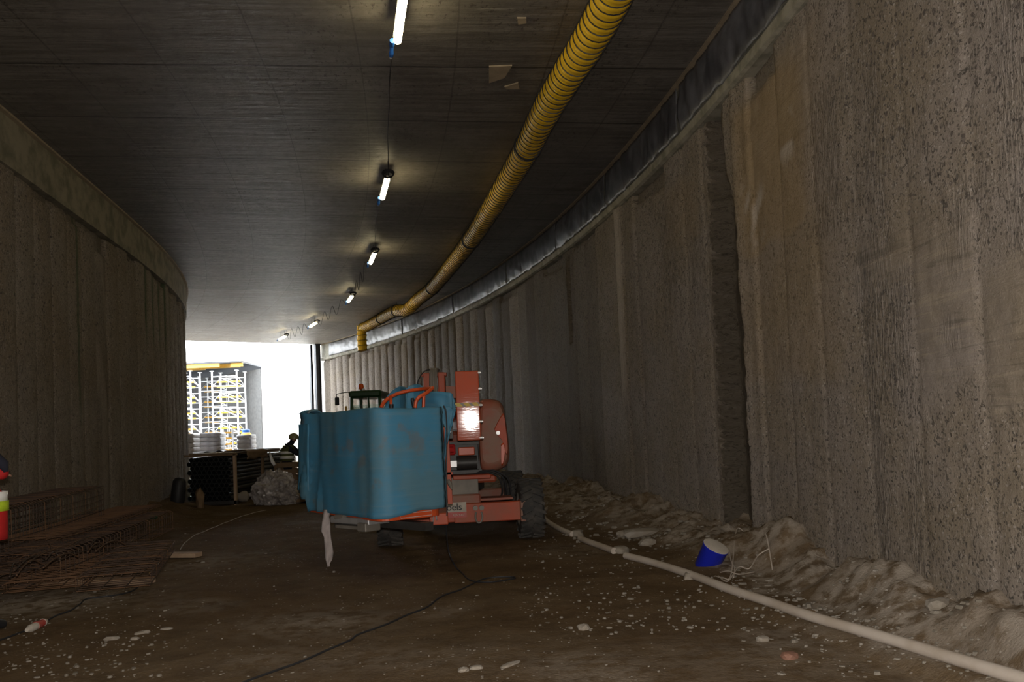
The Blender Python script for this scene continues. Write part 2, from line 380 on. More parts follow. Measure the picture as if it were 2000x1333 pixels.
def thing(name, loc, label, cat, group=None):
    o = bpy.data.objects.new(name, None); COL.objects.link(o); o.location = loc; o.empty_display_size = 0.1
    o['label'] = label; o['category'] = cat
    if group: o['group'] = group
    return o
def tag(o, label, cat, group=None, kind=None):
    o['label'] = label; o['category'] = cat
    if group: o['group'] = group
    if kind: o['kind'] = kind
    return o
def struct(o): o['kind'] = 'structure'; return o
def smoothpath(pts, sub=6):
    pts = [Vector(p) for p in pts]; out = []
    for i in range(len(pts)-1):
        p0 = pts[max(i-1, 0)]; p1 = pts[i]; p2 = pts[i+1]; p3 = pts[min(i+2, len(pts)-1)]
        for k in range(sub):
            t = k/sub
            out.append(0.5*((2*p1)+(-p0+p2)*t+(2*p0-5*p1+4*p2-p3)*t*t+(-p0+3*p1-3*p2+p3)*t**3))
    out.append(pts[-1]); return out
def Rz(a): return Matrix.Rotation(a, 3, 'Z')
def text_mesh(txt, size, extrude=0.002, bold=False):
    cu = bpy.data.curves.new('lettering', 'FONT'); cu.body = txt; cu.size = size; cu.extrude = extrude; cu.align_x = 'LEFT'
    if bold: cu.offset = size*0.012
    ob = bpy.data.objects.new('lettering', cu); COL.objects.link(ob)
    dg = bpy.context.evaluated_depsgraph_get(); me = bpy.data.meshes.new_from_object(ob.evaluated_get(dg))
    bpy.data.objects.remove(ob); return me

# ------------------------------------------------------------------ floor
PIPE = [(1060, 1002, .05), (1118, 1044, .05), (1175, 1068, .05), (1222, 1086, .05), (1262, 1096, .05), (1300, 1107, .055), (1360, 1127, .06), (1420, 1150, .065), (1500, 1176, .07), (1578, 1203, .08), (1700, 1238, .10), (1800, 1268, .12), (1900, 1298, .15), (2000, 1328, .18), (2110, 1362, .21)]
PSR = sorted([(*sr(*atz(x, y, z).xy), z) for x, y, z in PIPE])
def pipe_at(s):
    return (np.interp(s, [q[0] for q in PSR], [q[1] for q in PSR]), np.interp(s, [q[0] for q in PSR], [q[2] for q in PSR]))
def fheight(x, y):
    s, r = sr(x, y); rl = rleft(s)
    h = 0.035*nz(x*0.5, y*0.5, 3)+0.015*nz(x*2, y*2, 5)
    # spoil heaped against the right wall
    foot = 66.85+0.55*sstep(9, 4, s)-0.75*sstep(9, 13, s)*sstep(24, 16, s)+0.25*nz(s*0.9, 2.2)
    m = sstep(foot, 68.0, r)**0.8
    hm = 0.30+0.16*nz(s*0.8, 7.7)+0.10*nz(s*2.1, r*1.7, 1)
    h += m*max(0.12, hm)*(1+0.35*nz(x*2.2, y*2.2, 9))-m*0.10*abs(nz(x*3.1, y*3.1, 2))+m*0.06*nz(x*8, y*8)+m*0.05*abs(nz(x*14, y*14, 4))+m*0.02*nz(x*30, y*30)
    g = math.exp(-((s-6.2)/0.9)**2-((r-67.35)/0.35)**2); h += 0.12*g
    if 0 < s < 13 and r > 65.5:
        rp, zp = pipe_at(s); wt = math.exp(-((r-rp)/0.16)**4); h = h*(1-wt)+(zp-0.035)*wt
    # and against the left wall
    m2 = sstep(rl+1.4, rl+0.1, r); h += m2*(0.22+0.12*nz(s*0.7, 1.1))*(1+0.5*nz(x*2.5, y*2.5, 4))
    if s > S_END: h *= 0.3
    return h
def fdust(x, y):
    s, r = sr(x, y); n = nz(x*1.3, y*1.3, 8)
    foot = 66.9+0.5*sstep(9, 4, s)-0.7*sstep(9, 13, s)
    d = 0.75*sstep(foot-0.2, 67.3, r+0.4*n)*(0.55+0.6*sstep(-0.3, 0.3, nz(x*1.8, y*1.8, 1.5)))
    def blob(cx, cy, rx, ry, a): return a*math.exp(-((x-cx)/rx)**2-((y-cy)/ry)**2)
    q = atz(620, 1215, 0); d += blob(q.x, q.y, 0.65, 0.5, 0.5)
    q = atz(700, 1290, 0); d += blob(q.x, q.y, 0.9, 0.4, 0.25)
    q = atz(390, 1100, 0); d += blob(q.x, q.y, 0.7, 0.8, 0.38)
    q = atz(40, 1180, 0); d += blob(q.x, q.y, 1.1, 0.7, 1.0)
    q = atz(1500, 1290, 0); d += blob(q.x, q.y, 1.6, 0.8, 0.22)
    d += 0.35*sstep(0.25, 0.5, nz(x*0.8, y*0.8, 12))*0.6
    return max(0, min(1, d))
def build_floor():
    ss = []; s_ = S_BACK-4
    while s_ < 66:
        ss.append(s_); s_ += 0.055 if 1.5 < s_ < 17 else (0.12 if 0 < s_ < S_END else (0.6 if s_ > S_END or s_ > -6 else 2.5))
    rs = []; r_ = 56.6
    while r_ < 69.2: rs.append(r_); r_ += 0.075 if r_ < 66 else 0.05
    verts = []; dust = []
    for s_ in ss:
        for r_ in rs:
            p = P(s_, r_); verts.append((p.x, p.y, fheight(p.x, p.y))); dust.append(fdust(p.x, p.y))
    n = len(rs); faces = [(i*n+j, i*n+j+1, (i+1)*n+j+1, (i+1)*n+j) for i in range(len(ss)-1) for j in range(n-1)]
    me = bpy.data.meshes.new('floor'); me.from_pydata(verts, [], faces); me.materials.append(M_floor)
    me.flip_normals()
    a = me.attributes.new('dust', 'FLOAT', 'POINT'); a.data.foreach_set('value', dust)
    me.polygons.foreach_set('use_smooth', [True]*len(me.polygons))
    o = bpy.data.objects.new('floor', me); COL.objects.link(o); struct(o)
build_floor()

# ------------------------------------------------------------------ bored pile walls
PITCH_P = 0.82
def pilefn(s, z, side):
    """offset away from the tunnel (positive = recessed) + attributes"""
    k = math.floor((s-2.05)/PITCH_P); f = (s-2.05)/PITCH_P-k
    rnd = noise.cell(Vector((k*1.37+side*50, 0.5, 0))) ; rnd2 = noise.cell(Vector((k*3.1+9, side*7+2.5, 0)))
    deep = sstep(18, 30, s) if side == 0 else 0.25
    x = 2*f-1
    scal = 1-math.sqrt(max(0, 1-min(1, abs(x))**2*0.97))
    off = (0.015+0.13*deep)*scal+0.018*(rnd-0.5)+0.005*x*(1 if rnd2 > .5 else -1)
    groove = math.exp(-((min(f, 1-f))*PITCH_P/0.018)**2); off += 0.01*groove
    off += 0.016*nz(s*1.6, z*0.9, side*5)+0.008*nz(s*7, z*4, side)+0.007*nz(s*19, z*17, side)
    return off, k, rnd, rnd2, f
def build_wall(side):
    ss = []; s_ = S_BACK
    while s_ < S_END+0.001:
        ss.append(s_); fine = (1.0 < s_ < 16) if side == 0 else (4 < s_ < 22)
        s_ += 0.035 if fine else (0.07 if 0 < s_ else (0.3 if s_ > -5 else 1.0))
    zs = [-0.3+0.06*i for i in range(int(6.1/0.06)+1)]
    V = []; A = {k: [] for k in ('smooth_face', 'scratch', 'ochre', 'lime', 'green', 'soil_shade')}; UV = []
    for s_ in ss:
        for z in zs:
            off, k, rnd, rnd2, f = pilefn(s_, z, side)
            sm = scr = och = lim = grn = soi_shade = 0.0
            if side == 0:
                nn = nz(s_*2, z*2, 3)*0.2; ne = nz(z*5, 1.3)*0.05+nz(z*14, 4.4)*0.03
                # deep open slot between two piles
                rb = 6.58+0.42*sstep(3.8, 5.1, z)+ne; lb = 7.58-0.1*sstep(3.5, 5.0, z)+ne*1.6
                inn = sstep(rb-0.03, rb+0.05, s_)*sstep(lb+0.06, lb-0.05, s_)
                off += 0.30*inn; soi_shade = max(soi_shade, sstep(rb-0.01, rb+0.03, s_)*sstep(lb+0.10, lb+0.055, s_))
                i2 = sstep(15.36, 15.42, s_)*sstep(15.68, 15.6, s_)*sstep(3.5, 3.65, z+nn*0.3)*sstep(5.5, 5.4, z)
                off += 0.25*i2; soi_shade = max(soi_shade, i2)
                if s_ < 6.6: off -= 0.07*sstep(6.3, 6.55, s_)*0.5
                lim = max(lim, 0.85*sstep(11.75, 11.8, s_)*sstep(12.12, 12.05, s_)*sstep(1.8, 2.6, z))
                off -= 0.05*sstep(11.7, 11.8, s_)*sstep(12.2, 12.05, s_)
                def zone(s0, s1, z0, z1, e=0.08): return sstep(s0-e, s0+e, s_+nn*.4)*sstep(s1+e, s1-e, s_+nn*.4)*sstep(z0-0.15, z0+0.15, z+nn)*sstep(z1+0.15, z1-0.15, z+nn)
                scr = max(zone(3.95, 4.55, 3.35, 4.7), zone(2.95, 3.75, 1.6, 2.75), zone(3.45, 3.7, 0.2, 3.0), zone(3.2, 3.5, 2.6, 4.6)*0.7,
                          zone(2.9, 3.1, 0.3, 1.4)*0.8, zone(1.4, 1.7, 2.6, 4.6)*0.6, zone(9.0, 9.8, 3.4, 5.0)*0.6, zone(7.7, 8.4, 3.0, 4.4)*0.5, zone(10.8, 11.3, 1, 4)*0.4)
                sm = max(zone(2.08, 2.86, 1.85, 2.95), zone(1.0, 2.04, 1.55, 2.55), zone(2.9, 3.7, 2.65, 3.1)*0.9, zone(4.4, 6.2, 4.3, 5.5)*0.75)
                och = max(zone(4.6, 6.5, 3.5, 5.3, 0.3), 0.5*zone(4.2, 6.5, 2.0, 5.4, 0.5), 0.35*zone(8, 9.5, 4.3, 5.2, .3))
                lim = max(lim, zone(5.85, 6.45, 3.7, 4.3)*sstep(0.0, 0.25, nz(s_*5+z*4, z*3, 2)), zone(4.9, 5.4, 4.3, 4.75)*sstep(0.3, .36, nz(s_*4-z*4, z*4, 5)+.12)*.9)
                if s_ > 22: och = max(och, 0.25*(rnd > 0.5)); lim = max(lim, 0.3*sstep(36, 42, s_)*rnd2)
                soi_shade = max(soi_shade, 0.88*sstep(9.5, 17, s_)*sstep(38, 30, s_)*(0.45+0.55*rnd2 if s_ > 20 else 0.7+0.3*rnd2))  # also paints the mid-tunnel piles darker, as weaker light would
            else:
                soi_shade = 0.15*rnd2
                gz = sstep(18.2, 18.4, s_)*sstep(22, 21.6, s_)*(0.5+0.5*math.cos(2*pi*f))**3*sstep(3.6, 4.6, z)
                grn = max(gz, (abs(s_-13.2) < 0.06)*0.7*sstep(1.5, 3, z))
                lim = 0.35*(rnd > 0.72)*sstep(-0.1, 0.3, nz(s_*2, z*0.8, 6)); scr = 0.35*(rnd2 > 0.7)
            # broken pile heads under the beam
            topz = 5.62-0.28*rnd-0.04*nz(s_*8, 2)
            cut = sstep(topz-0.02, topz+0.03, z); off += 0.07*cut; soi_shade = max(soi_shade, 0.45*cut)  # shade under the beam put into the colour of the set-back heads
            # loose foot
            off -= 0.04*sstep(0.35, 0.0, z)
            r = (RR+0.05+off) if side == 0 else (rleft(s_)-0.05-off)
            p = P(s_, r, z); V.append(p); UV.append((s_, z))
            for key, val in zip(A, (sm, scr, och, lim, grn, soi_shade)): A[key].append(min(1, max(0, val)))
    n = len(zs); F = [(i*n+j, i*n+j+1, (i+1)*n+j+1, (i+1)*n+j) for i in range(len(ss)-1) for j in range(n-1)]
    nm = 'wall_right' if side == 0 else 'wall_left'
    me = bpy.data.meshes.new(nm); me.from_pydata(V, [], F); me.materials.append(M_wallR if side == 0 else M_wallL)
    if side == 1: me.flip_normals()
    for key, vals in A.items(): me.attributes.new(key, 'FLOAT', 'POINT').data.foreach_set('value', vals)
    uvl = me.uv_layers.new(name='UVMap'); li = np.empty(len(me.loops), dtype=np.int32); me.loops.foreach_get('vertex_index', li)
    U = np.array(UV, dtype=np.float32)[li]; uvl.data.foreach_set('uv', U.ravel())
    me.polygons.foreach_set('use_smooth', [True]*len(me.polygons))
    o = bpy.data.objects.new(nm, me); COL.objects.link(o); struct(o)
    # solid earth behind, so no light leaks through
    b = MB(); rr = [[], []]
    for i in range(40):
        s_ = S_BACK+(S_END-S_BACK)*i/39; r0 = (RR+0.75) if side == 0 else rleft(s_)-0.75
        rr[0].append(P(s_, r0, -0.5)); rr[1].append(P(s_, r0, 7.4))
    b.grid(rr); struct(b.build('wall_right_backing' if side == 0 else 'wall_left_backing', M_greycon))
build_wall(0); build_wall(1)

# ------------------------------------------------------------------ ceiling slab and capping beams
def ribbon_solid(prof, s0, s1, step, name, mat, rbase, uv=False):
    """prof: closed list of (dr, z) swept along the arc"""
    n = max(2, int((s1-s0)/step)); V = []; F = []; UVs = []
    for i in range(n+1):
        s_ = s0+(s1-s0)*i/n
        for (dr, z) in prof:
            r = dr(s_) if callable(dr) else rbase(s_)+dr; V.append(P(s_, r, z)); UVs.append((s_, r))
    m = len(prof)
    for i in range(n):
        for j in range(m): j2 = (j+1) % m; F.append((i*m+j, i*m+j2, (i+1)*m+j2, (i+1)*m+j))
    F.append(tuple(range(m))); F.append(tuple(n*m+j for j in range(m))[::-1])
    me = bpy.data.meshes.new(name); me.from_pydata(V, [], F); me.materials.append(mat)
    if uv:
        uvl = me.uv_layers.new(name='UVMap'); li = np.empty(len(me.loops), dtype=np.int32); me.loops.foreach_get('vertex_index', li)
        uvl.data.foreach_set('uv', np.array(UVs, dtype=np.float32)[li].ravel())
    me.update(); o = bpy.data.objects.new(name, me); COL.objects.link(o); struct(o)
    import bmesh
    bm = bmesh.new(); bm.from_mesh(me); bmesh.ops.recalc_face_normals(bm, faces=bm.faces); bm.to_mesh(me); bm.free()
    return o
cprof = [(lambda s: rleft(s)-0.9, HC)]+[((lambda s, k=k: rleft(s)-0.9+(RR+0.9-rleft(s)+0.9)*k/12), HC) for k in range(1, 13)]+[(lambda s: RR+0.9, HC+0.9), (lambda s: rleft(s)-0.9, HC+0.9)]
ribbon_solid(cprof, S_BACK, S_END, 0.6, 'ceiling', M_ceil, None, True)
rb = lambda s: RR
ribbon_solid([(-0.01, 5.80), (-0.05, 5.78), (-0.05, 5.66), (0.0, 5.64), (0.6, 5.64), (0.6, HC), (-0.01, HC)], S_BACK, S_END, 0.4, 'trim_1', M_beamR, rb)
rl_ = lambda s: rleft(s)
ribbon_solid([(0.02, 5.74), (-0.6, 5.74), (-0.6, HC), (0.02, HC)], S_BACK, S_END, 0.4, 'trim_2', M_beam, rl_)
ribbon_solid([(-0.10, HC-0.035), (-0.0, HC-0.035), (0.0, HC+0.01), (-0.10, HC+0.01)], S_BACK, S_END, 0.4, 'trim_3', M_strip, rb)
ribbon_solid([(0.02, HC-0.035), (0.09, HC-0.035), (0.09, HC+0.01), (0.02, HC+0.01)], S_BACK, S_END, 0.4, 'trim_4', M_strip, rl_)

# foil hung over the right beam, in lengths
joints = [0.0, 4.3, 8.35, 12.4, 16.1, 20.6, 26.3, 32.4, 41.9]
wh = ['at the near end above the ochre loam', 'reaching to the open slot between the piles', 'just past the open slot', 'above the pale lime rib',
      'beyond the first dark vertical gap', 'above the smooth brown piles', 'above the dark ribbed piles', 'palest, by the daylight opening']
for k in range(len(joints)-1):
    a, b_ = joints[k]+0.03, joints[k+1]-0.03; rows = []
    step = 0.06 if k < 5 else 0.1; n = int((b_-a)/step); nzr = 12
    for i in range(n+1):
        s_ = a+(b_-a)*i/n; row = []
        bot = 5.80+0.06*nz(s_*2.2, k, 2)+0.03*nz(s_*7, k)
        for j in range(nzr+1):
            t = j/nzr; z = HC-0.05-(HC-0.05-bot)*t
            fold = 0.030*nz(s_*4.5+t*0.8, t*1.2+k, 1)+0.018*nz(s_*14, t*2.5, 3)+0.022*abs(nz(s_*2+t*2.5, t*2, 6))
            row.append(P(s_, RR-0.055-max(-0.02, fold)-0.02*math.sin(pi*t), z))
        rows.append(row)
    m = MB(); m.grid(rows)
    o = m.build('plastic_sheet', M_foil, smooth='all', solid=0.004)
    tag(o, 'creased grey plastic sheet over the right beam, '+wh[k], 'plastic sheet', 'plastic sheets along the right beam')

# flakes of formwork wood left on the ceiling
for q in ([(955, 128), (1000, 126), (985, 150), (955, 160)], [(985, 168), (1012, 160), (1015, 172), (990, 172)], [(1010, 33), (1028, 33), (1028, 43), (1012, 45)]):
    m = MB(); c = [atz(*p, HC-0.002) for p in q]; d = [p+Vector((0, 0, -0.02)) for p in c]
    m.add(c+d, [(0, 1, 2, 3), (7, 6, 5, 4)]+[(i, (i+1) % 4, 4+(i+1) % 4, 4+i) for i in range(4)])
    tag(m.build('wood_scrap', M_strip), {955: 'largest pale wood flake stuck to the dark ceiling', 985: 'thin wood flake on the ceiling next to the largest one', 1010: 'small square wood block on the ceiling near the yellow duct'}[q[0][0]], 'wood scrap')

# ------------------------------------------------------------------ ventilation duct
DZ = HC-0.25
dp = [(1230, -80), (1192, 2), (1150, 80), (1105, 152), (1060, 228), (1031, 287), (985, 365), (945, 430), (920, 468), (880, 520), (845, 562), (818, 584)]
pts = [atz(x, y, DZ) for x, y in dp]
pts += [atz(795, 605, DZ-0.18), atz(772, 608, DZ-0.05), atz(745, 622, DZ), atz(722, 635, DZ-0.03), atz(708, 641, DZ-0.05)]
path = smoothpath(pts, 8)
L = [0]
for i in range(1, len(path)): L.append(L[-1]+(path[i]-path[i-1]).length)
def along(d):
    for i in range(1, len(path)):
        if L[i] >= d or i == len(path)-1:
            t = (d-L[i-1])/(L[i]-L[i-1]); return path[i-1].lerp(path[i], t), (path[i]-path[i-1]).normalized()
duct = thing('ventilation_duct', along(L[-1]*0.5)[0], 'long yellow spiral ventilation duct slung under the dark ceiling', 'ventilation duct')
def dist_at(px, py):
    q = atz(px, py, DZ); best = min(range(len(path)), key=lambda i: (path[i]-q).length); return L[best]
cuts = [0, dist_at(1031, 287), dist_at(920, 468), dist_at(848, 560), dist_at(795, 604), dist_at(745, 622), L[-1]]
RD = 0.215; RIB = 0.155
for k in range(len(cuts)-1):
    a, b_ = cuts[k], cuts[k+1]; m = MB(); n = int((b_-a)/RIB*6); pp = []; rs = []
    for i in range(n+1):
        d = a+(b_-a)*i/n; p, t = along(d); pp.append(p+Vector((0, 0, 0.01*nz(d*1.3, 3)))); ph = ((d-a)/RIB) % 1
        rs.append((RD-0.012*math.sin(pi*ph)**1-0.006*nz(d*5, 1))*(1 if 0 < i < n else 0.9))
    m.tube(pp, rs, 28, cap=False)
    o = m.build('duct_sleeve', M_yellow, duct, smooth='all', solid=0.004)
    wv = MB(); hp = []
    N = int((b_-a)/RIB*20)
    for i in range(N+1):
        d = a+(b_-a)*i/N; p, t = along(d); u = Vector((0, 0, 1)); u = (u-t*u.dot(t)).normalized(); v = t.cross(u); th = 2*pi*(d-a)/RIB
        hp.append(p+(u*math.cos(th)+v*math.sin(th))*(RD+0.004)+Vector((0, 0, 0.01*nz(d*1.3, 3))))
    wv.tube(hp, 0.008, 5, cap=False)
    wv.build('spiral_wire', M_black, o)
    if k:
        p, t = along(a); jm = MB(); u = (Vector((0, 0, 1))-t*t.z).normalized(); v = t.cross(u)
        ring = [p+(u*math.cos(2*pi*i/24)+v*math.sin(2*pi*i/24))*(RD+0.006) for i in range(24)]
        jm.tube(ring, 0.018, 6, closed=True); jm.tube([p+u*RD, Vector((p.x, p.y, HC))], 0.006, 5)
        jm.build('joint_strap', M_black, duct, smooth=True)
# end piece hanging down
e0 = along(L[-1])[0]; m = MB(); pp = []; rs = []
for i in range(37):
    t = i/36; pp.append(e0+Vector((-0.03-0.02*math.sin(t*pi), 0.0, 0.10-1.08*t))); rs.append(RD-0.02*math.sin(pi*((t*5) % 1)))
m.tube(pp, rs, 28, cap=False); dr = m.build('hanging_end', M_yellow, duct, smooth='all', solid=0.004)
for i in range(6):
    m = MB(); c = e0+Vector((-0.03, 0, 0.10-1.08*i/5)); m.tube([c+Vector((math.cos(q*pi/12)*(RD+.004), math.sin(q*pi/12)*(RD+.004), 0.02*math.cos(q*pi/12))) for q in range(24)], 0.012, 6, closed=True)
    m.build('hoop', M_black, duct, smooth=True)

# ------------------------------------------------------------------ lamps on the ceiling
tubes = [((793, -42), (776, 82)), ((757.5, 347), (746, 390)), ((735.5, 486), (720.5, 522)), ((692, 573), (677, 594)), ((622, 628), (602, 641)), ((560, 656), (544, 664))]
names = ['nearest lit tube lamp, cut by the top edge of the view', 'second tube lamp with a black cable coil and blue plug', 'third tube lamp with a black cable coil, beside the duct',
         'fourth tube lamp, where the duct starts to sag', 'fifth tube lamp under the pale lit ceiling with looping cable', 'farthest small tube lamp near the daylight opening']
LZ = HC-0.27
ends = []
for k, (a, b_) in enumerate(tubes):
    A_ = atz(*a, LZ); B_ = atz(*b_, LZ); c = (A_+B_)/2; t = (B_-A_).normalized(); A_ = c-t*0.62; B_ = c+t*0.62
    if k == 0: B_ = atz(*b_, LZ); A_ = B_-t*1.24; c = (A_+B_)/2
    L_ = thing('tube_lamp', c, names[k], 'lamp', 'tube lamps under the tunnel ceiling')
    m = MB(); n = 7; pp = [A_+t*(0.045*(1-math.cos(i/n*pi/2))) for i in range(n)]+[B_-t*(0.045*(1-math.cos(i/n*pi/2))) for i in range(n-1, -1, -1)]
    rs = [max(0.004, 0.048*math.sin(i/n*pi/2)) for i in range(n)]; rs = rs+rs[::-1]
    m.tube(pp, rs, 16); m.build('diffuser', M_lamp, L_, smooth='all')
    side = t.cross(Vector((0, 0, 1))).normalized(); rows = []
    for i in range(9):
        an = pi*(0.18+0.64*i/8); o_ = side*math.cos(an)*0.064+Vector((0, 0, math.sin(an)*0.066+0.004)); rows.append([A_+t*0.02+o_, B_-t*0.02+o_])
    m = MB(); m.grid(rows); m.build('reflector_tray', M_tray, L_, smooth='all', solid=0.006)
    for q in (0.2, 0.8):
        m = MB(); p = A_.lerp(B_, q); m.tube([p+Vector((0, 0, 0.07)), Vector((p.x, p.y, HC))], 0.005, 5); m.build('hanger_wire', M_black, L_)
    m = MB(); cc = A_-t*0.17+Vector((0, 0, 0.02))
    for q in range(4):
        rr_ = 0.085+0.008*q
        m.tube([cc+t*(math.cos(i*pi/10)*rr_)+side*(math.sin(i*pi/10)*rr_)+Vector((0, 0, 0.012*q-0.03*math.cos(i*pi/10))) for i in range(20)], 0.009, 6, closed=True)
    m.tube([cc+t*0.1, A_+t*0.01], 0.010, 6); m.tube([cc-t*0.06+Vector((0, 0, .03)), Vector((cc.x, cc.y, HC))], 0.004, 5)
    if k > 0: m.build('cable_coil', M_black, L_, smooth=True)
    m = MB(); e = B_+t*0.02-side*0.06; f = e+t*0.24+Vector((0, 0, -0.05))
    m.tube([e-t*0.05, e+t*0.06, e+t*0.065, f-t*.08, f-t*.075, f], [0.030, 0.034, 0.024, 0.024, 0.030, 0.028], 12)
    m.build('blue_plug', M_plug, L_, smooth=True)
    m = MB(); m.cyl(f, f+t*0.06, 0.018, 10); m.build('plug_pin', M_white, L_, smooth=True)
    ends.append((cc, f+t*0.06))
for k in range(len(ends)-1):
    a = ends[k][1]; b_ = ends[k+1][0]; pp = [a]
    nseg = 7
    for i in range(1, nseg):
        t = i/nseg; p = a.lerp(b_, t); hug = (HC-0.02)-(0.03 if i % 2 else (0.10 if k < 2 else 0.45))
        pp.append(Vector((p.x+0.04*nz(k*3, i*1.7), p.y, hug)))
    pp.append(b_); m = MB(); m.tube(smoothpath(pp, 6), 0.008, 6)
    tag(m.build('ceiling_cable', M_black, smooth=True), ['black cable along the dark ceiling from the nearest to the second lamp', 'black cable on the ceiling between second and third lamps', 'drooping black cable between third and fourth lamps',
        'looping thin cable between fourth and fifth lamps', 'looping thin cable reaching the farthest lamp'][k], 'cable', 'cables between the ceiling lamps')

# ------------------------------------------------------------------ tunnel mouth and the open trench beyond
def column(s_, r_, z1, wdt, mat, name, label):
    a = s_/RR; R_ = Rz(a); m = MB(); c = P(s_, r_)
    for dx in (-wdt/2, wdt/2): m.box((c.x, c.y, z1/2), (0.018, 0.2, z1), R_) if False else m.box(Vector((c.x, c.y, z1/2))+R_@Vector((dx, 0, 0)), (0.02, 0.24, z1), R_)
    m.box((c.x, c.y, z1/2), (wdt, 0.014, z1), R_); m.box((c.x, c.y, 0.01+z1-0.02), (wdt*1.2, 0.3, 0.03), R_)
    o = m.build(name, mat, origin=(c.x, c.y, 0)); tag(o, label, 'steel column')
column(42.9, 67.72, HC, 0.24, M_dark, 'steel_column', 'dark steel column at the right of the daylight opening, nearest the piles')
column(43.3, 67.52, HC, 0.10, M_dark, 'steel_column', 'thinner grey steel column on the bright edge of the opening')
ribbon_solid([(0.1, -0.5), (0.8, -0.5), (0.8, 7.5), (0.1, 7.5)], S_END+0.4, 51.2, 0.8, 'wall_beyond_right', M_whitecon, rb)
M_shade = simple('painted_shade_concrete', (0.10, 0.10, 0.10), 0.9)  # dark tone puts the slab's shade into the walls and ground beneath
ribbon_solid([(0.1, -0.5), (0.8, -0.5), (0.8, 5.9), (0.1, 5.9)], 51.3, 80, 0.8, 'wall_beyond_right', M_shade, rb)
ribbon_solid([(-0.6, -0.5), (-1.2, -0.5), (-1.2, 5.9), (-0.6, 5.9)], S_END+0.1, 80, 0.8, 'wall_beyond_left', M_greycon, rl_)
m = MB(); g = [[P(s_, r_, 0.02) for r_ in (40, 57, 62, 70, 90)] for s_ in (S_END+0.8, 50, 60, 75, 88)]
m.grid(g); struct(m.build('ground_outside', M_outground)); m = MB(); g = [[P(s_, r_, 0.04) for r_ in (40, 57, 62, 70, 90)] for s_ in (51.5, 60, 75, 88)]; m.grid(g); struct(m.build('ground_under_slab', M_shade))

# slab on shoring
D0 = 49.3
def scz(py, Y, px=420): return aty(px, py, Y).z
def wx(px, Y, py=760): return aty(px, py, Y).x
ztop = scz(707, D0); zt2 = scz(690, D0)
xr = wx(490, D0); xl = xr-10.5
m = MB(); m.box(((xl+xr)/2-10, D0+13, (ztop+zt2)/2), (xr-xl+20, 26, zt2-ztop)); struct(m.build('slab_beyond', M_whitecon))
m = MB(); m.box(((xl+xr)/2-10, D0+26, ztop/2), (xr-xl+20, 0.4, ztop)); struct(m.build('wall_beyond_shored', M_shade))
m = MB(); m.box(((xl+xr)/2-10.3, D0+13, ztop-0.04), (xr-xl+19.4, 25.9, 0.08)); struct(m.build('formwork_panel_ceiling', M_dark))
# parapet of far bank with orange board at right (photo 600,690)
for i, (px0, px1, Y) in enumerate([(340, 430, D0+0.2), (392, 470, D0+1.0), (452, 476, D0+0.4), (362, 402, D0+1.8)]):
    a = wx(px0, Y); b_ = wx(px1, Y); z = ztop-0.08-0.12
    m = MB()
    for dz in (-0.1, 0.1): m.box(((a+b_)/2, Y, z+dz*0.85), (b_-a, 0.10, 0.05))
    m.box(((a+b_)/2, Y, z), (b_-a, 0.03, 0.16))
    tag(m.build('formwork_beam', M_shyel), ['yellow formwork beam on the nearest shoring tower, leftmost', 'long yellow formwork beam over the middle posts', 'short yellow formwork beam at the right-hand post', 'yellow formwork beam behind, upper left of the towers'][i], 'formwork beam', 'yellow formwork beams on the shoring towers')
def tower(xa, xb, Y, depth, z1, mod, label):
    T = thing('shoring_tower', ((xa+xb)/2, Y+depth/2, 0), label, 'shoring tower', 'shoring towers beyond the tunnel mouth')
    for x in (xa, xb):
        for y in (Y, Y+depth):
            m = MB(); m.tube([(x, y, 0.02), (x, y, z1)], 0.05, 8); m.box((x, y, z1-0.02), (0.2, 0.2, 0.03)); m.box((x, y, .04), (.2, .2, .03)); m.build('post', M_shoring, T, smooth=True)
    nl = int((z1-0.5)/mod)
    for i in range(nl+1):
        z = z1-0.35-i*mod
        if z < 0.3: break
        for y in (Y, Y+depth):
            m = MB(); m.tube([(xa, y, z), (xb, y, z)], 0.03, 6)
            if z-mod*.62 > 0: m.tube([(xa, y, z-mod*0.62), (xb, y, z-mod*0.62)], 0.03, 6)
            m.tube([(xa+(xb-xa)*.3, y, z), (xa+(xb-xa)*.3, y, max(0.1, z-mod*.62))], 0.026, 6)
            m.build('ledger_frame', M_shoring, T)
        if z-mod*.6 > 0:
            m = MB()
            for y in (Y, Y+depth): m.tube([(xa+(xb-xa)*.3, y, z-0.05), (xb, y, z-mod*0.6)], 0.03, 6)
            m.tube([(xa, Y, z-mod*.6), (xa, Y+depth, z)], 0.022, 5); m.tube([(xb, Y, z), (xb, Y+depth, z-mod*.6)], 0.022, 5)
            m.build('diagonal_brace', M_shoring, T)
            m = MB()
            for dz in (0.3, 0.62): m.box(((xa+xb)/2, Y+depth*0.5, z-mod*dz), ((xb-xa)*0.96, 0.07, 0.09))
            m.build('yellow_rail', M_shyel, T)
    return T
zp = scz(724, D0)
tower(wx(411, D0), wx(460, D0), D0+0.3, 1.5, zp, 0.94, 'right-hand white shoring tower under the pale slab, full bay visible')
tower(wx(352, D0), wx(380, D0), D0-0.6, 1.5, zp, 0.94, 'left white shoring tower, partly hidden by the tunnel wall')
tower(wx(389, D0+4), wx(443, D0+4), D0+4.0, 1.5, zp, 1.0, 'rear shoring tower seen between the two front towers')

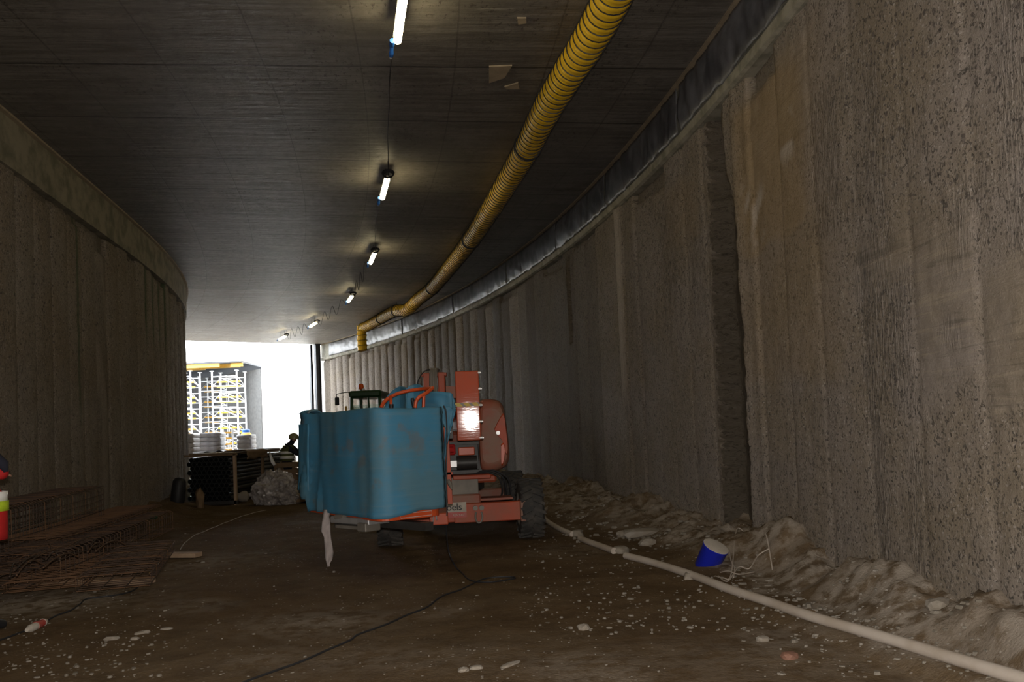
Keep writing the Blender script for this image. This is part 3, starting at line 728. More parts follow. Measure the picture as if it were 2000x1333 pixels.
# bag pallets just inside the mouth
def pallet_stack(px0, px1, ytop, Y, label, layers):
    a = wx(px0, Y, 870); b_ = wx(px1, Y, 870); z1 = aty((px0+px1)/2, ytop, Y).z; w_ = b_-a
    T = thing('bag_pallet', ((a+b_)/2, Y+0.5, 0), label, 'bag pallet', 'wrapped bag pallets at the daylight opening')
    m = MB()
    for i in range(3): m.box((a+w_*(0.1+0.4*i), Y+0.5, 0.07), (0.1, 1.0, 0.1))
    for i in range(5): m.box(((a+b_)/2, Y+0.05+i*0.225, 0.135), (w_, 0.1, 0.025))
    m.build('pallet', M_wood, T)
    h = (z1-0.15)/layers
    for i in range(layers):
        m = MB(); z = 0.15+h*(i+0.5); rows = []
        for j in range(9):
            t = j/8; q = math.sin(pi*t)**0.35; zz = z-h/2+h*t; row = []
            for k in range(32):
                th = 2*pi*k/32; cx = math.copysign(abs(math.cos(th))**0.35, math.cos(th)); cy = math.copysign(abs(math.sin(th))**0.35, math.sin(th))
                nn = 1+0.05*nz(k*0.9, i*2, j*0.3)+0.03*nz(i*5, px0)
                row.append(((a+b_)/2+cx*w_/2*nn*(0.9+0.1*q), Y+0.5+cy*0.5*nn*(0.9+0.1*q), zz))
            rows.append(row)
        m.grid(rows, True); o = m.build('bag_layer', M_bag, T, smooth='all')
    m = MB(); m.box(((a+b_)/2, Y+.5, z1-0.02), (w_*0.9, 0.9, 0.05), bevel=0.02); m.build('top_sheet', M_bag, T)
pallet_stack(379, 430, 846, 39.0, 'layered grey-white bag pallet in the middle, left of the yellow ladder', 9)
pallet_stack(352, 377, 848, 37.0, 'pale bag pallet farthest left, cut by the tunnel wall', 9)
pallet_stack(460, 490, 850, 39.5, 'bag pallet with crumpled white top, right of the ladder', 8)
pallet_stack(503, 536, 876, 39.0, 'low grey pack near the white scrap, right of the bag pallets', 4)
pallet_stack(541, 570, 884, 40.5, 'flat low pack behind the crouching worker', 3)
# yellow site ladder / frame between the pallets
Y = 42.0; lad = thing('yellow_frame', (wx(443, Y), Y, 0), 'yellow and white upright frame between two bag pallets', 'frame')
for px in (433, 452):
    m = MB(); x = wx(px, Y); m.tube([(x, Y, 0), (x, Y, aty(440, 838, Y).z)], 0.05, 8); m.build('post', M_shoring, lad)
for py in (846, 857, 868, 880):
    m = MB(); m.box((wx(442.5, Y), Y, aty(440, py, Y).z), (wx(452, Y)-wx(433, Y), 0.06, 0.09)); m.build('rung', M_shyel, lad)
Y = 44.0
m = MB(); q = [aty(478, 838, Y), aty(486, 842, Y)]
b2 = thing('mixing_tank', (wx(478, Y), Y, 0), 'small yellow and blue container behind the right bag pallet', 'container')
m.lathe([(0.26, 0), (0.28, 0.05), (0.28, 1.9), (0.2, 2.0)], 20, Matrix.Translation((wx(478, Y), Y, 0))); m.build('body', M_shyel, b2, smooth=True)
m = MB(); m.lathe([(0.2, 1.98), (0.2, 2.15), (0.12, 2.2)], 16, Matrix.Translation((wx(478, Y), Y, 0))); m.build('cap', M_plug, b2, smooth=True)

# ------------------------------------------------------------------ boom lift
# local frame of the machine: u to its right as seen from here, v away from the camera
LA = math.radians(6)
LO = Vector((-0.86, 12.1, 0))
lu = Vector((math.cos(LA), math.sin(LA), 0)); lv = Vector((-math.sin(LA), math.cos(LA), 0)); LR = Rz(LA)
def LP(u, v, z): return LO+lu*u+lv*v+Vector((0, 0, z))
lift = thing('boom_lift', LO, 'dusty orange boom lift with a blue padded basket standing in the tunnel', 'boom lift')
def wheel(c, ax, r=0.43, wd=0.34, name='wheel'):
    ax = ax.normalized(); a = Vector((0, 0, 1)); b = ax.cross(a); m = MB(); n = 48
    prof = [(-.5, .55), (-.5, .80), (-.46, .90), (-.38, .955), (.38, .955), (.46, .90), (.5, .80), (.5, .55)]
    rows = []
    for k in range(n):
        th = 2*pi*k/n; d = a*math.cos(th)+b*math.sin(th); rows.append([c+ax*(w_*wd)+d*(rr_*r) for w_, rr_ in prof])
    rows.append(rows[0]); m.grid(rows)
    nb = 22
    for k in range(nb):                                      # chevron lugs
        for sg in (-1, 1):
            th = 2*pi*(k+(0.5 if sg > 0 else 0))/nb; d = a*math.cos(th)+b*math.sin(th); tn = -a*math.sin(th)+b*math.cos(th)
            R_ = Matrix((ax*sg, tn, d)).transposed(); R2 = R_@Matrix.Rotation(0.45, 3, 'Z')
            m.box(c+ax*sg*wd*0.26+d*r*0.965, (wd*0.52, r*0.10, r*0.09), R2)
    w_o = m.build(name, M_tyre, lift, smooth=True)
    m = MB(); Mx = Matrix((b, a.cross(Vector((0, 0, 0))) if False else ax.cross(b), ax)).transposed().to_4x4(); Mx.translation = c
    m.lathe([(0.05, -wd*.36), (r*.5, -wd*.36), (r*.58, -wd*.5), (r*.6, -wd*.5), (r*.6, wd*.5), (r*.58, wd*.5), (r*.5, wd*.36), (0.05, wd*.36)], 24, Mx)
    m.build('rim', M_grey, w_o, smooth=True)
wheel(LP(1.06, 0, 0.43), lu); wheel(LP(-0.98, 0, 0.43), lu); wheel(LP(1.06, 2.45, 0.43), lu); wheel(LP(-0.98, 2.45, 0.43), lu)
# chassis
m = MB()
m.box(LP(0.42, -0.22, 0.43), (0.96, 0.16, 0.27), LR, 0.01); m.box(LP(-0.42, -0.2, 0.43), (0.9, 0.12, 0.25), LR, 0.01)
m.build('front_axle_beam', M_orange, lift)
m = MB()
m.box(LP(0.02, 1.25, 0.52), (0.62, 2.9, 0.34), LR, 0.02)
m.prism([(-0.34, 0.57), (0.30, 0.57), (0.30, 0.70), (0.22, 0.93), (-0.34, 0.93)], lambda p: LP(p[0]-0.0+0.02, -0.05, p[1]), lambda p: LP(p[0]+0.02, 0.6, p[1]))
m.box(LP(0.04, 2.45, 0.45), (1.8, 0.2, 0.24), LR, 0.02); m.build('chassis', M_odust, lift)
m = MB(); m.box(LP(0.08, -0.08, 0.80), (0.46, 0.04, 0.26), LR@Matrix.Rotation(-0.25, 3, 'X'), 0.008); m.build('chassis_cover', M_grey, lift)
m = MB(); m.box(LP(0.92, -0.24, 0.43), (0.08, 0.3, 0.3), LR, 0.01); m.box(LP(0.55, 0.02, 0.60), (0.5, 0.4, 0.03), LR); m.build('axle_plate', M_odust, lift)
m = MB()
for u in (0.24, 0.33): m.cyl(LP(u, -0.30, 0.50), LP(u, -0.36, 0.50), 0.035, 12)
m.tube([LP(0.285+0.05*math.cos(q), -0.35, 0.38+0.09*math.sin(q)) for q in [pi*0.75+i*pi*1.5/14 for i in range(15)]], 0.014, 8)
m.build('tow_shackle', M_grey, lift, smooth=True)
# decal 'Boels' half hidden behind the basket
sx = atz
def decal():
    q = aty(869, 984, 11.83); o = q; dw = 0.33
    m = MB(); uo = (q-LO).dot(lu)
    def D(u, z, d=0.0): return LP(uo+u, -0.308-d, q.z+z)
    m.add([D(-.05, -0.125), D(.30, -0.125), D(.30, 0.012), D(-.05, 0.012)], [(0, 1, 2, 3)]); b = m.build('decal_plate', M_lid, lift, solid=0.003, label='grey-white sign plate')
    m = MB(); m.add([D(-.05, -0.205), D(.30, -0.205), D(.30, -0.125), D(-.05, -0.125)], [(0, 1, 2, 3)]); m.build('decal_band', M_redb, lift, solid=0.003, label='dull red band under the sign plate')
    for txt, sz, u, z, mt in (('Boels', 0.135, -0.058, -0.098, M_black), ('RENTAL', 0.045, 0.10, -0.185, M_lid)):
        me = text_mesh(txt, sz, bold=(sz > .1)); me.materials.append(mt); ob = bpy.data.objects.new('lettering', me); COL.objects.link(ob); ob.parent = b
        R_ = Matrix((lu, Vector((0, 0, 1)), -lv)).transposed()
        wpos = D(u, z, 0.004); pw = Vector((0, 0, 0)); qn = b
        while qn is not None: pw += qn.location; qn = qn.parent
        ob.matrix_local = Matrix.Translation(wpos-pw) @ R_.to_4x4()
        bpy.context.view_layer.update()
decal()
# turntable and engine hood
m = MB(); m.lathe([(0.42, 0.66), (0.46, 0.68), (0.46, 0.78), (0.40, 0.80)], 32, Matrix.Translation(LP(0.02, 1.2, 0))); m.build('slewing_ring', M_dgrey, lift, smooth=True)
m = MB(); m.box(LP(0.08, 1.15, 0.88), (1.05, 1.9, 0.12), LR, 0.03); m.box(LP(0.22, 0.1, 0.93), (0.55, 0.5, 0.06), LR, .01); m.build('turntable', M_orange, lift)
def superhood(u0, u1, v0, v1, z0, z1, name, mat):
    m = MB(); rows = []; nv = 14
    for j in range(nv+1):
        t = j/nv; v = v0+(v1-v0)*t; q = (math.sin(pi*min(1, max(0, t*0.94+0.03))))**0.30; row = []
        for k in range(28):
            th = 2*pi*k/28; cx = math.copysign(abs(math.cos(th))**0.5, math.cos(th)); cz = math.copysign(abs(math.sin(th))**0.5, math.sin(th))
            zc = (z0+z1)/2; hz = (z1-z0)/2; uc = (u0+u1)/2; hu = (u1-u0)/2
            # shoulder slopes outwards at lower right, narrow bottom
            uu = uc+cx*hu*q*(1.0-0.12*max(0, -cz)-0.10*max(0, cz)); row.append(LP(uu, v, zc+cz*hz*(0.35+0.65*q)))
        rows.append(row)
    m.grid(rows, True); m.add([r for r in rows[0]], [tuple(range(28))]); m.add([r for r in rows[-1]], [tuple(range(28))[::-1]])
    return m.build(name, mat, lift, smooth=True)
ua = (aty(937, 850, 12.4)-LO).dot(lu); ub = (aty(997, 850, 12.4)-LO).dot(lu)
def outline_solid(pix, Y0, Y1, inset, name, mat, parent, back=0.06):
    """rounded-edge solid whose front outline is seen at depth Y0 and which runs back along the machine to Y1"""
    P0 = [aty(x, y, Y0) for x, y in pix]; P0 = smoothpath(P0+[P0[0]], 3)[:-1]; c = sum(P0, Vector())/len(P0)
    rows = []
    for dy, k in ((0.0, 1-inset*2.2), (0.015, 1-inset), (0.06, 1-inset*.35), (0.14, 1.0)): rows.append([c+(p-c)*k+Vector((0, dy, 0)) for p in P0])
    L_ = Y1-Y0
    for t, k in ((.5, 1.0), (.93, .99), (1.0, .9)): rows.append([c+(p-c)*k+lv*(L_*t/lv.y) for p in P0])
    m = MB(); m.grid(rows, True); n = len(P0); m.add(rows[0], [tuple(range(n))]); m.add(rows[-1], [tuple(range(n))[::-1]])
    return m.build(name, mat, parent, smooth=True)
hood = outline_solid([(935, 800), (937, 784), (948, 779.5), (964, 780.5), (976, 785), (984, 800), (990, 838), (995, 880), (993, 902), (985, 914), (966, 922), (952, 924), (939, 918), (935, 890), (934, 845)], 12.25, 14.4, .12, 'engine_hood', M_odust, lift)
outline_solid([(964, 838), (974, 818), (984, 806), (989, 838), (993, 875), (991, 892), (985, 880), (981, 862), (972, 852)], 12.235, 12.5, .06, 'hood_flank', M_orange, hood)
q = aty(973, 846, 12.23); m = MB(); m.cyl(q, q+Vector((0.0, -.03, 0)), 0.03, 12); m.build('latch', M_silver, hood, smooth=True)
outline_solid([(978, 868), (984, 864), (987, 880), (984, 905), (979, 912), (978, 890)], 12.21, 12.4, .1, 'grab_slot', M_obright, hood)
hood2 = superhood(-0.62, -0.2, 0.5, 2.3, 0.92, 1.7, 'counter_hood', M_odust)
m = MB(); m.box(LP(0.05, 2.25, 1.25), (0.95, 0.42, 0.7), LR, 0.06); m.build('counterweight', M_odust, lift)
# engine bay seen between the box panel and chassis
m = MB()
m.box(LP(0.12, 0.30, 0.99), (0.62, 0.1, 0.06), LR, 0.005); m.box(LP(0.12, 0.30, 1.42), (0.62, 0.08, 0.05), LR)
m.box(LP(0.38, 0.28, 1.2), (0.05, 0.1, 0.45), LR); m.box(LP(-0.1, 0.3, 1.2), (0.05, 0.1, 0.45), LR); m.box(LP(0.1, 0.75, 1.2), (0.7, 0.6, 0.45), LR, 0.02)
m.build('frame_bracket', M_dgrey, lift)
m = MB(); m.box(LP(-0.06, 0.22, 1.33), (0.14, 0.08, 0.16), LR, .02); m.cyl(LP(-.1, .17, 1.33), LP(-.02, .17, 1.33), .05, 14); m.build('hydraulic_tank', M_red, lift, smooth=True)
m = MB(); m.box(LP(0.17, 0.2, 1.30), (0.24, 0.1, 0.12), LR, 0.01); m.build('boom_foot', M_obright, lift)
m = MB(); m.cyl(LP(0.02, 0.2, 1.13), LP(0.32, 0.2, 1.13), 0.10, 18); m.build('slew_motor', M_dgrey, lift, smooth=True)
m = MB(); m.box(LP(-0.03, 0.18, 1.12), (0.16, 0.01, 0.09), LR); m.build('label_plate', M_silver, lift)
m = MB(); m.box(LP(0.43, 0.2, 1.22), (0.02, 0.06, 0.2), LR); m.build('white_strip', M_white, lift)
m = MB()
for i in range(5): m.cyl(LP(-.04+0.0, .1+.02*i, 0.93), LP(.18, .1+.02*i, 0.93), .02, 8)
m.build('spring_pack', M_dgrey, lift, smooth=True)
for i, (a, b_) in enumerate([(0.45, 0.62), (0.48, 0.68), (0.5, 0.74)]):
    m = MB(); m.tube(smoothpath([LP(0.25, .2, 0.92+.01*i), LP(a, .15, 0.97+.02*i), LP(b_, .12, 0.90), LP(b_+.06, .15, 0.72), LP(b_+.04, .2, 0.6)], 6), 0.014, 8); m.build('hydraulic_hose', M_black, lift, smooth=True)
# boom: upright box panel facing us, with hazard stripe and bolts
YB = 10.9
p0 = aty(884, 726, YB); p1 = aty(930, 726, YB); p2 = aty(886, 862, YB)
bw = p1.x-p0.x; bh = p0.z-p2.z; bc = Vector(((p0.x+p1.x)/2+0.02, YB+0.17, (p0.z+p2.z)/2))
bn = (aty(917, 820, YB)-Vector((0, 0, EYE+.08))).normalized(); BY = Rz(-math.atan2(bn.x, bn.y))@Matrix.Rotation(math.asin(bn.z), 3, 'X')
m = MB(); m.box(bc, (bw, 0.34, bh), BY, bevel=0.012); boomhead = m.build('boom_head', M_ogloss, lift)
zs_ = aty(905, 791, YB).z
m = MB(); m.box((bc.x, YB-0.003, zs_), (bw*0.995, 0.006, 0.048)); m.build('hazard_band', M_grey, boomhead, label='grey and yellow hazard band')
for i in range(3):
    m = MB(); x = bc.x-bw*0.38+i*bw*0.36; m.add([(x-.05, YB-.008, zs_+.024), (x+.02, YB-.008, zs_+.024), (x+.06, YB-.008, zs_-.024), (x-.01, YB-.008, zs_-.024)], [(0, 1, 2, 3)][::1]); m.build('hazard_stripe', M_haz1, boomhead, solid=0.002)
for i in range(5):
    m = MB(); z = p2.z+bh*(0.03+0.235*i); x = bc.x+bw/2; m.cyl((x-0.01, YB+0.03, z), (x+0.035, YB+.03, z), 0.022, 10); m.cyl((x+.03, YB+0.03, z), (x+0.045, YB+.03, z), 0.012, 6); m.build('bolt', M_silver, boomhead, smooth=True)
m = MB(); m.box(LP(0.15, 0.35, 1.75), (0.26, 2.6, 0.30), LR@Matrix.Rotation(0.03, 3, 'X'), 0.02); m.build('lower_boom', M_orange, lift)
m = MB(); m.box(LP(-0.13, 1.0, 1.95), (0.24, 3.0, 0.26), LR@Matrix.Rotation(0.05, 3, 'X'), 0.02); m.build('upper_boom', M_orange, lift)
# rear bracket, higher, with the cable tray
YC = 12.6; a0 = aty(826, 729, YC); a1 = aty(868, 729, YC); zt = a0.z; zb = aty(845, 775, YC).z
m = MB()
for x, wd in ((a0.x+0.055, 0.11), (a1.x-0.05, 0.10)): m.box((x, YC+0.1, (zt+zb)/2-0.15), (wd, 0.2, zt-zb+0.3), bevel=0.01)
m.box(((a0.x+a1.x)/2, YC+0.12, zt-0.03), (a1.x-a0.x+0.05, 0.2, 0.05)); m.box(((a0.x+a1.x)/2, YC+.18, zb+0.02), (a1.x-a0.x, 0.05, 0.2))
for x in (a0.x-.01, a1.x+.01): m.cyl((x, YC-.01, zt-.03), (x, YC-.03, zt-.03), 0.02, 8)
m.build('boom_bracket', M_orange, lift)
m = MB()
for dx in (-0.04, 0.0, 0.045): m.tube(smoothpath([((a0.x+a1.x)/2+dx, YC-0.02, zb-0.35), ((a0.x+a1.x)/2+dx*.9-.01, YC-0.06, zb+.1), ((a0.x+a1.x)/2+dx*.8, YC-0.03, zt+0.02), ((a0.x+a1.x)/2+dx, YC+0.25, zt+0.05)], 6), 0.028, 8)
m.build('cable_tray', M_grey, lift, smooth=True)
m = MB(); m.tube(smoothpath([(a0.x+0.0, YC-.02, zt-.25), (a0.x-0.08, YC-.05, zt-.15), (a0.x+.03, YC-.05, zt+0.02), (a0.x+.18, YC, zt+.04)], 6), 0.008, 6); m.build('thin_cable', M_black, lift, smooth=True)
x0 = aty(871, 760, 12.2).x; m = MB(); m.prism([(0, 0), (0.33, 0.03), (0.33, 0.16), (0.0, 0.20)], lambda p: Vector((x0+p[0], 12.2, 2.08+p[1])), lambda p: Vector((x0+p[0], 12.7, 2.08+p[1]))); m.build('boom_link', M_odust, lift)
# perforated dark plate left of the box
m = MB(); xp = aty(876, 830, 10.95).x; m.box((xp, 11.0, 1.72), (0.10, 0.05, 0.42)); pl = m.build('perforated_plate', M_dgrey, lift)
for i in range(4): m = MB(); m.cyl((xp+.015, 10.965, 1.60+.08*i), (xp+.015, 10.955, 1.60+.08*i), 0.016, 10); m.build('bolt', M_silver, pl)

# basket
BA = Vector((-2.74, 10.86, 0)); BB = Vector((-1.50, 9.15, 0)); bdir = (BA-BB).normalized(); bperp = Vector((bdir.y, -bdir.x, 0))
if bperp.x < 0: bperp = -bperp
BWD = 0.80; BL = (BA-BB).length
def BP(a, b, z): return BB+bdir*a+bperp*b+Vector((0, 0, z))      # a along long side, b across
ZB0, ZB1 = 0.635, 1.875
def rrect(a0, a1, b0, b1, r, n=6):
    out = []
    for (cx, cy, st) in ((a0+r, b0+r, pi), (a1-r, b0+r, 1.5*pi), (a1-r, b1-r, 0), (a0+r, b1-r, pi/2)):
        for i in range(n+1):
            t = st+(pi/2)*i/n; out.append((cx+r*math.cos(t), cy+r*math.sin(t)))
    return out
pl_ = rrect(0, BL, 0, BWD, 0.13)
m = MB(); m.prism(pl_, lambda p: BP(p[0], p[1], ZB0-0.0), lambda p: BP(p[0], p[1], ZB0+0.085)); m.build('basket_floor', M_obright, lift)
# white outlined frame and tiny word on the base rim of the short side
def RS(t, z, d): return BP(-d, t*BWD, z)
m = MB()
fr = [RS(.30, ZB0+.068, .012), RS(.80, ZB0+.068, .012), RS(.80, ZB0+.02, .012), RS(.30, ZB0+.02, .012)]
m.tube(fr, 0.003, 4, closed=True); m.build('outlined_label', M_white, lift)
def rail(pts, r=0.022, name='guard_rail', mat=M_obright):
    m = MB(); m.tube(smoothpath(pts, 6), r, 10); return m.build(name, mat, lift, smooth=True)
pr = rrect(0.03, BL-.03, .03, BWD-.03, 0.12)
for z in (1.02, 1.44, 1.84):
    m = MB(); m.tube([BP(a, b, z) for a, b in pr], 0.02, 8, closed=True); m.build('guard_rail', M_obright, lift, smooth=True)
for a, b in ((.06, .06), (BL-.06, .06), (.06, BWD-.06), (BL-.06, BWD-.06), (BL/2, .04), (BL/2, BWD-.04), (BL*.25, .04), (BL*.75, .04)):
    m = MB(); m.tube([BP(a, b, ZB0+.05), BP(a, b, 1.84)], 0.02, 8); m.build('basket_post', M_obright, lift, smooth=True)
# raised entry rails above the padding
def Q(px, py, Y): return aty(px, py, Y)
rail([Q(744, 797, 10.1), Q(752, 784, 10.15), Q(768, 773, 10.2), Q(790, 765.5, 10.25), Q(818, 761, 10.2), Q(838, 759, 10.05), Q(845, 758.5, 9.95)], 0.022, 'entry_rail')
rail([Q(845, 758.5, 9.95), Q(833, 768, 9.85), Q(820, 775, 9.8), Q(813, 784, 9.8), Q(811, 797, 9.8)], 0.022, 'entry_rail')
rail([Q(763, 775, 10.18), Q(763.5, 785, 10.1), Q(764, 797, 10.1)], 0.019, 'rail_post'); rail([Q(828, 771, 9.83), Q(827.5, 785, 9.83), Q(827, 797, 9.83)], 0.019, 'rail_post')
m = MB(); a = Q(805, 778, 10.0); b_ = Q(809, 797, 10.0); m.tube([a, a.lerp(b_, .2), b_], [0.018, 0.024, 0.022], 10); m.build('joystick_grip', M_black, lift, smooth=True)
m = MB(); m.cyl(Q(764, 790, 10.08), Q(764, 797, 10.08), 0.03, 10); m.build('post_clamp', M_black, lift, smooth=True)
# blue padding wrapped round the long outer side, the near corner and the short side
def wrap():
    path2 = [(BL+0.02, 0.30), (BL+0.05, 0.10), (BL+0.0, -0.04)]
    n = 40
    for i in range(n+1): path2.append((BL-.10-(BL-.24)*i/n, -0.045))
    for i in range(1, 9):
        t = pi/2*i/8; path2.append((0.13-0.175*math.sin(t), 0.13-0.175*math.cos(t)))
    for i in range(1, 19): path2.append((-0.045, 0.13+(BWD-.13)*i/18))
    for i in range(1, 7):
        t = pi/2*i/6; path2.append((0.06-0.105*math.cos(t), BWD-.03+0.085*math.sin(t)))
    rows = []; nz_ = 26; N = len(path2)
    d = 0; prev = None
    for i, (a, b) in enumerate(path2):
        if prev: d += math.hypot(a-prev[0], b-prev[1])
        prev = (a, b); row = []
        fr_ = a/BL
        bot = ZB0+0.035+0.02*nz(d*3, 1)
        if b > 0.1 and a < 0.2: bot = ZB0+0.045+0.05*sstep(.15, .5, b)+0.02*nz(d*4, 5)
        if a > BL*0.93: bot = ZB0+0.25+0.03*nz(d*9, 2)
        elif a > BL*.84: bot = ZB0+.02+.16*sstep(BL*.84, BL*.86, a)
        top = ZB1+0.012*nz(d*4, 3)+0.02*nz(d*1.2, 8)+(0.05*sstep(BL*.8, BL, a))*(1 if b < 0.1 else .6)
        out = Vector((0, 0, 0))
        nrm = -bperp if (b < 0.05 and a > .1) else (-bdir if a < .05 else (-bperp-bdir).normalized())
        if a > BL: nrm = bdir
        for j in range(nz_+1):
            t = j/nz_; z = bot+(top-bot)*t
            dd = 0.030*nz(d*1.6, z*0.8, 2)+0.012*nz(d*5, z*1.8, 6)+0.006*math.sin(z*2*pi/0.11+nz(d, z)*2)*(0.4+0.6*(nz(d*2, z*2)+.5))
            dd += 0.03*math.exp(-((d-0.55)/0.12)**2)-0.035*math.exp(-((d-0.85)/0.14)**2)
            if a > BL*.7: dd += 0.05*sstep(0.5, 0, t)
            row.append(BP(a, b, z)+nrm*(dd+0.012))
        # rolled top edge folds inwards
        row.append(BP(a, b, top+0.018)+nrm*(-0.02)); row.append(BP(a, b, top+0.012)+nrm*(-0.06)); row.append(BP(a, b, top-0.06)+nrm*(-0.085+.01*nz(d*6, 2)))
        rows.append(row)
    m = MB(); m.grid(rows); return m.build('padding_wrap', M_blue, lift, smooth='all', solid=0.014)
wr = wrap()
# loose second layer hanging at the far left end
m = MB(); rows = []
for i in range(10):
    a = BL*(0.845+0.155*i/9); row = []
    for j in range(16):
        t = j/15; bot = ZB0+0.26+0.03*i/9; z = bot+(ZB1-.1-bot)*t
        row.append(BP(a+.02*(1-t)*(i/9), -0.075-0.05*(1-t)*(0.6+.4*nz(i*.4, t*2))-.01*nz(i*1.1, t*5), z))
    rows.append(row)
m.grid(rows); m.build('loose_wrap_flap', M_blue, lift, smooth='all', solid=0.012)
# bent-over corner hump on top left
m = MB(); rows = []
for i in range(10):
    a = BL*(0.86+0.16*i/9); row = []
    for j in range(9):
        th = pi*(j/8); row.append(BP(a, 0.03-0.085*math.cos(th), ZB1+0.035+0.05*math.sin(th)*(0.6+0.4*math.sin(i*1.1))+.01*nz(i, j*.7)))
    rows.append(row)
m.grid(rows); m.build('folded_corner', M_blue, lift, smooth='all', solid=0.012)
# blue sheets standing on the inner long side, two humps and a drooping flap on the right
def sheet(prof, name):
    """prof: list of (px, ytop, ybottom, Y)"""
    m = MB(); rows = []
    pr_ = []
    for i in range(len(prof)-1):
        for k in range(4):
            t = k/4; pr_.append([prof[i][q]*(1-t)+prof[i+1][q]*t for q in range(4)])
    pr_.append(list(prof[-1]))
    for i, (px, yt, yb, Y_) in enumerate(pr_):
        row = []
        for j in range(11):
            t = j/10; p = aty(px, yt+(yb-yt)*t, Y_); row.append(p+Vector((0.008*nz(i*.5, t*4), 0.035*nz(px*.05, t*2.2, 2)+.02*math.sin(t*4), 0)))
        rows.append(row)
    m.grid(rows); return m.build(name, M_blue, lift, smooth='all', solid=0.012)
sheet([(752, 786, 802, 10.9), (757, 774, 802, 10.9), (765, 765, 802, 10.88), (774, 758, 802, 10.85), (782, 755, 802, 10.8), (789, 756, 802, 10.7), (794, 758.5, 802, 10.6)], 'inner_wrap')
sheet([(794, 758.5, 802, 10.6), (799, 755, 802, 10.6), (808, 751.5, 802, 10.6), (818, 751, 802, 10.55), (824, 754, 802, 10.5), (829, 760, 802, 10.45)], 'inner_wrap')
sheet([(824, 768, 803, 10.2), (840, 765.5, 805, 10.1), (860, 765.5, 812, 10.0), (875, 767, 850, 9.95), (881, 768, 838, 9.95), (884, 771, 826, 9.98), (887.5, 785, 812, 10.0), (889, 796, 801, 10.02)], 'drooping_flap')
sheet([(868, 795, 905, 9.92), (873, 795, 872, 9.92), (879, 795, 846, 9.93), (884, 800, 825, 9.95)], 'drooping_flap')
# orange upright at the basket's right edge behind the padding
m = MB(); a = aty(874, 835, 10.1); b_ = aty(877, 985, 10.1); m.box((a+b_)/2, (0.055, 0.05, a.z-b_.z), Matrix.Rotation(-0.02, 3, 'Y')); m.box(aty(878, 925, 10.1), (.08, .05, .03)); m.build('support_upright', M_orange, lift)
m = MB(); a = aty(875, 938, 10.0); b_ = aty(883, 957, 9.95); m.tube([a, a.lerp(b_, .5)+Vector((.0, 0, .01)), b_], [.02, .028, .008], 8); m.build('torn_tape', M_grey, lift, smooth=True)
m = MB(); m.box(LP(-0.3, -1.3, 0.57), (0.22, 1.9, 0.14), LR, .01); m.box(BP(BL*.5, BWD+.12, .9), (.25, .22, .5), LR); m.build('jib_arm', M_orange, lift)
# silver support step below the basket
m = MB(); a = aty(664, 1011, 9.95); b_ = aty(740, 1024, 9.45)
d_ = (b_-a); ang = math.atan2(d_.y, d_.x)
m.box((a+b_)/2+Vector((0, 0.12, 0.0)), (d_.length, 0.35, 0.075), Rz(ang), 0.01); m.build('platform_step', M_silver, lift)
m = MB(); m.box(aty(719, 1030, 9.5)+Vector((0, .05, -.0)), (0.16, 0.22, 0.10), Rz(ang), .01); m.cyl(aty(657, 1011, 9.9), aty(673, 1011, 9.8), 0.035, 10); m.box((a+b_)/2+Vector((-.12, 0.0, -0.07)), (d_.length*.6, 0.06, 0.035), Rz(ang)); m.build('step_bracket', M_grey, lift)
m = MB(); c = BP(.3, .4, .55); m.box(c, (1.0, .12, .09), Rz(ang)); m.box(BP(BL*.5, .4, .56), (.12, 1.0, .09), Rz(ang)); m.build('basket_subframe', M_dgrey, lift)
m = MB(); a = aty(847, 1008, 9.55); m.tube([a, a+Vector((-.012, 0, -.09))], .005, 5); m.tube([a+Vector((.03, 0, .0)), a+Vector((.035, 0, -.05))], .007, 5); m.build('wire_end', M_silver, lift)
m = MB(); m.tube(smoothpath([aty(866, 793, 9.45), aty(871, 805, 9.45), aty(873, 850, 9.5), aty(872, 900, 9.5), aty(873, 1008, 9.5)], 6), .008, 6); m.build('edge_cord', M_black, lift, smooth=True)

# torn strip hanging from the basket down to the earth
m = MB(); rows = []
for (xa, xb, y) in [(632, 646, 996), (631, 643, 1010), (629, 645, 1022), (627.5, 645, 1038), (633, 646, 1050), (634, 649, 1065), (635, 651, 1080), (636, 649, 1093), (638, 644, 1101), (640.5, 643, 1109)]:
    rows.append([aty(xa+(xb-xa)*k/4, y, 10.15+0.03*math.sin(y*.09+k)) for k in range(5)])
m.grid(rows); tag(m.build('torn_foam_strip', M_rag, smooth='all', solid=0.01), 'pale torn foam strip hanging from the blue basket to the floor', 'foam strip')

# ------------------------------------------------------------------ tractor behind the lift
TY = 25.0
def T(px, py): return aty(px, py, TY)
tc = Vector((T(712, 800).x, TY, 0))
trac = thing('tractor', tc+Vector((0, 1.3, 0)), 'dark green tractor cab with an orange beacon behind the blue basket', 'tractor')
xa, xb = T(687, 780).x, T(741, 780).x; zr = T(712, 766).z; hw = (xb-xa)/2; xc = (xa+xb)/2
m = MB()
for x in (xc-hw, xc+hw):
    sgn = 1 if x > xc else -1
    m.tube([(x+sgn*0.06, TY, 1.25), (x, TY, zr-.12), (x-sgn*.02, TY+.05, zr-.04)], 0.055, 8); m.tube([(x+sgn*.06, TY+1.5, 1.25), (x, TY+1.5, zr-.1)], 0.055, 8)
m.tube([(xc+0.1, TY, 1.3), (xc+.08, TY, zr-.1)], 0.03, 6)
m.build('cab_pillars', M_green, trac, smooth=True)
m = MB(); m.box((xc, TY+0.75, zr-0.07), (hw*2+.14, 1.75, 0.22), bevel=0.06); m.build('cab_roof', M_green, trac)
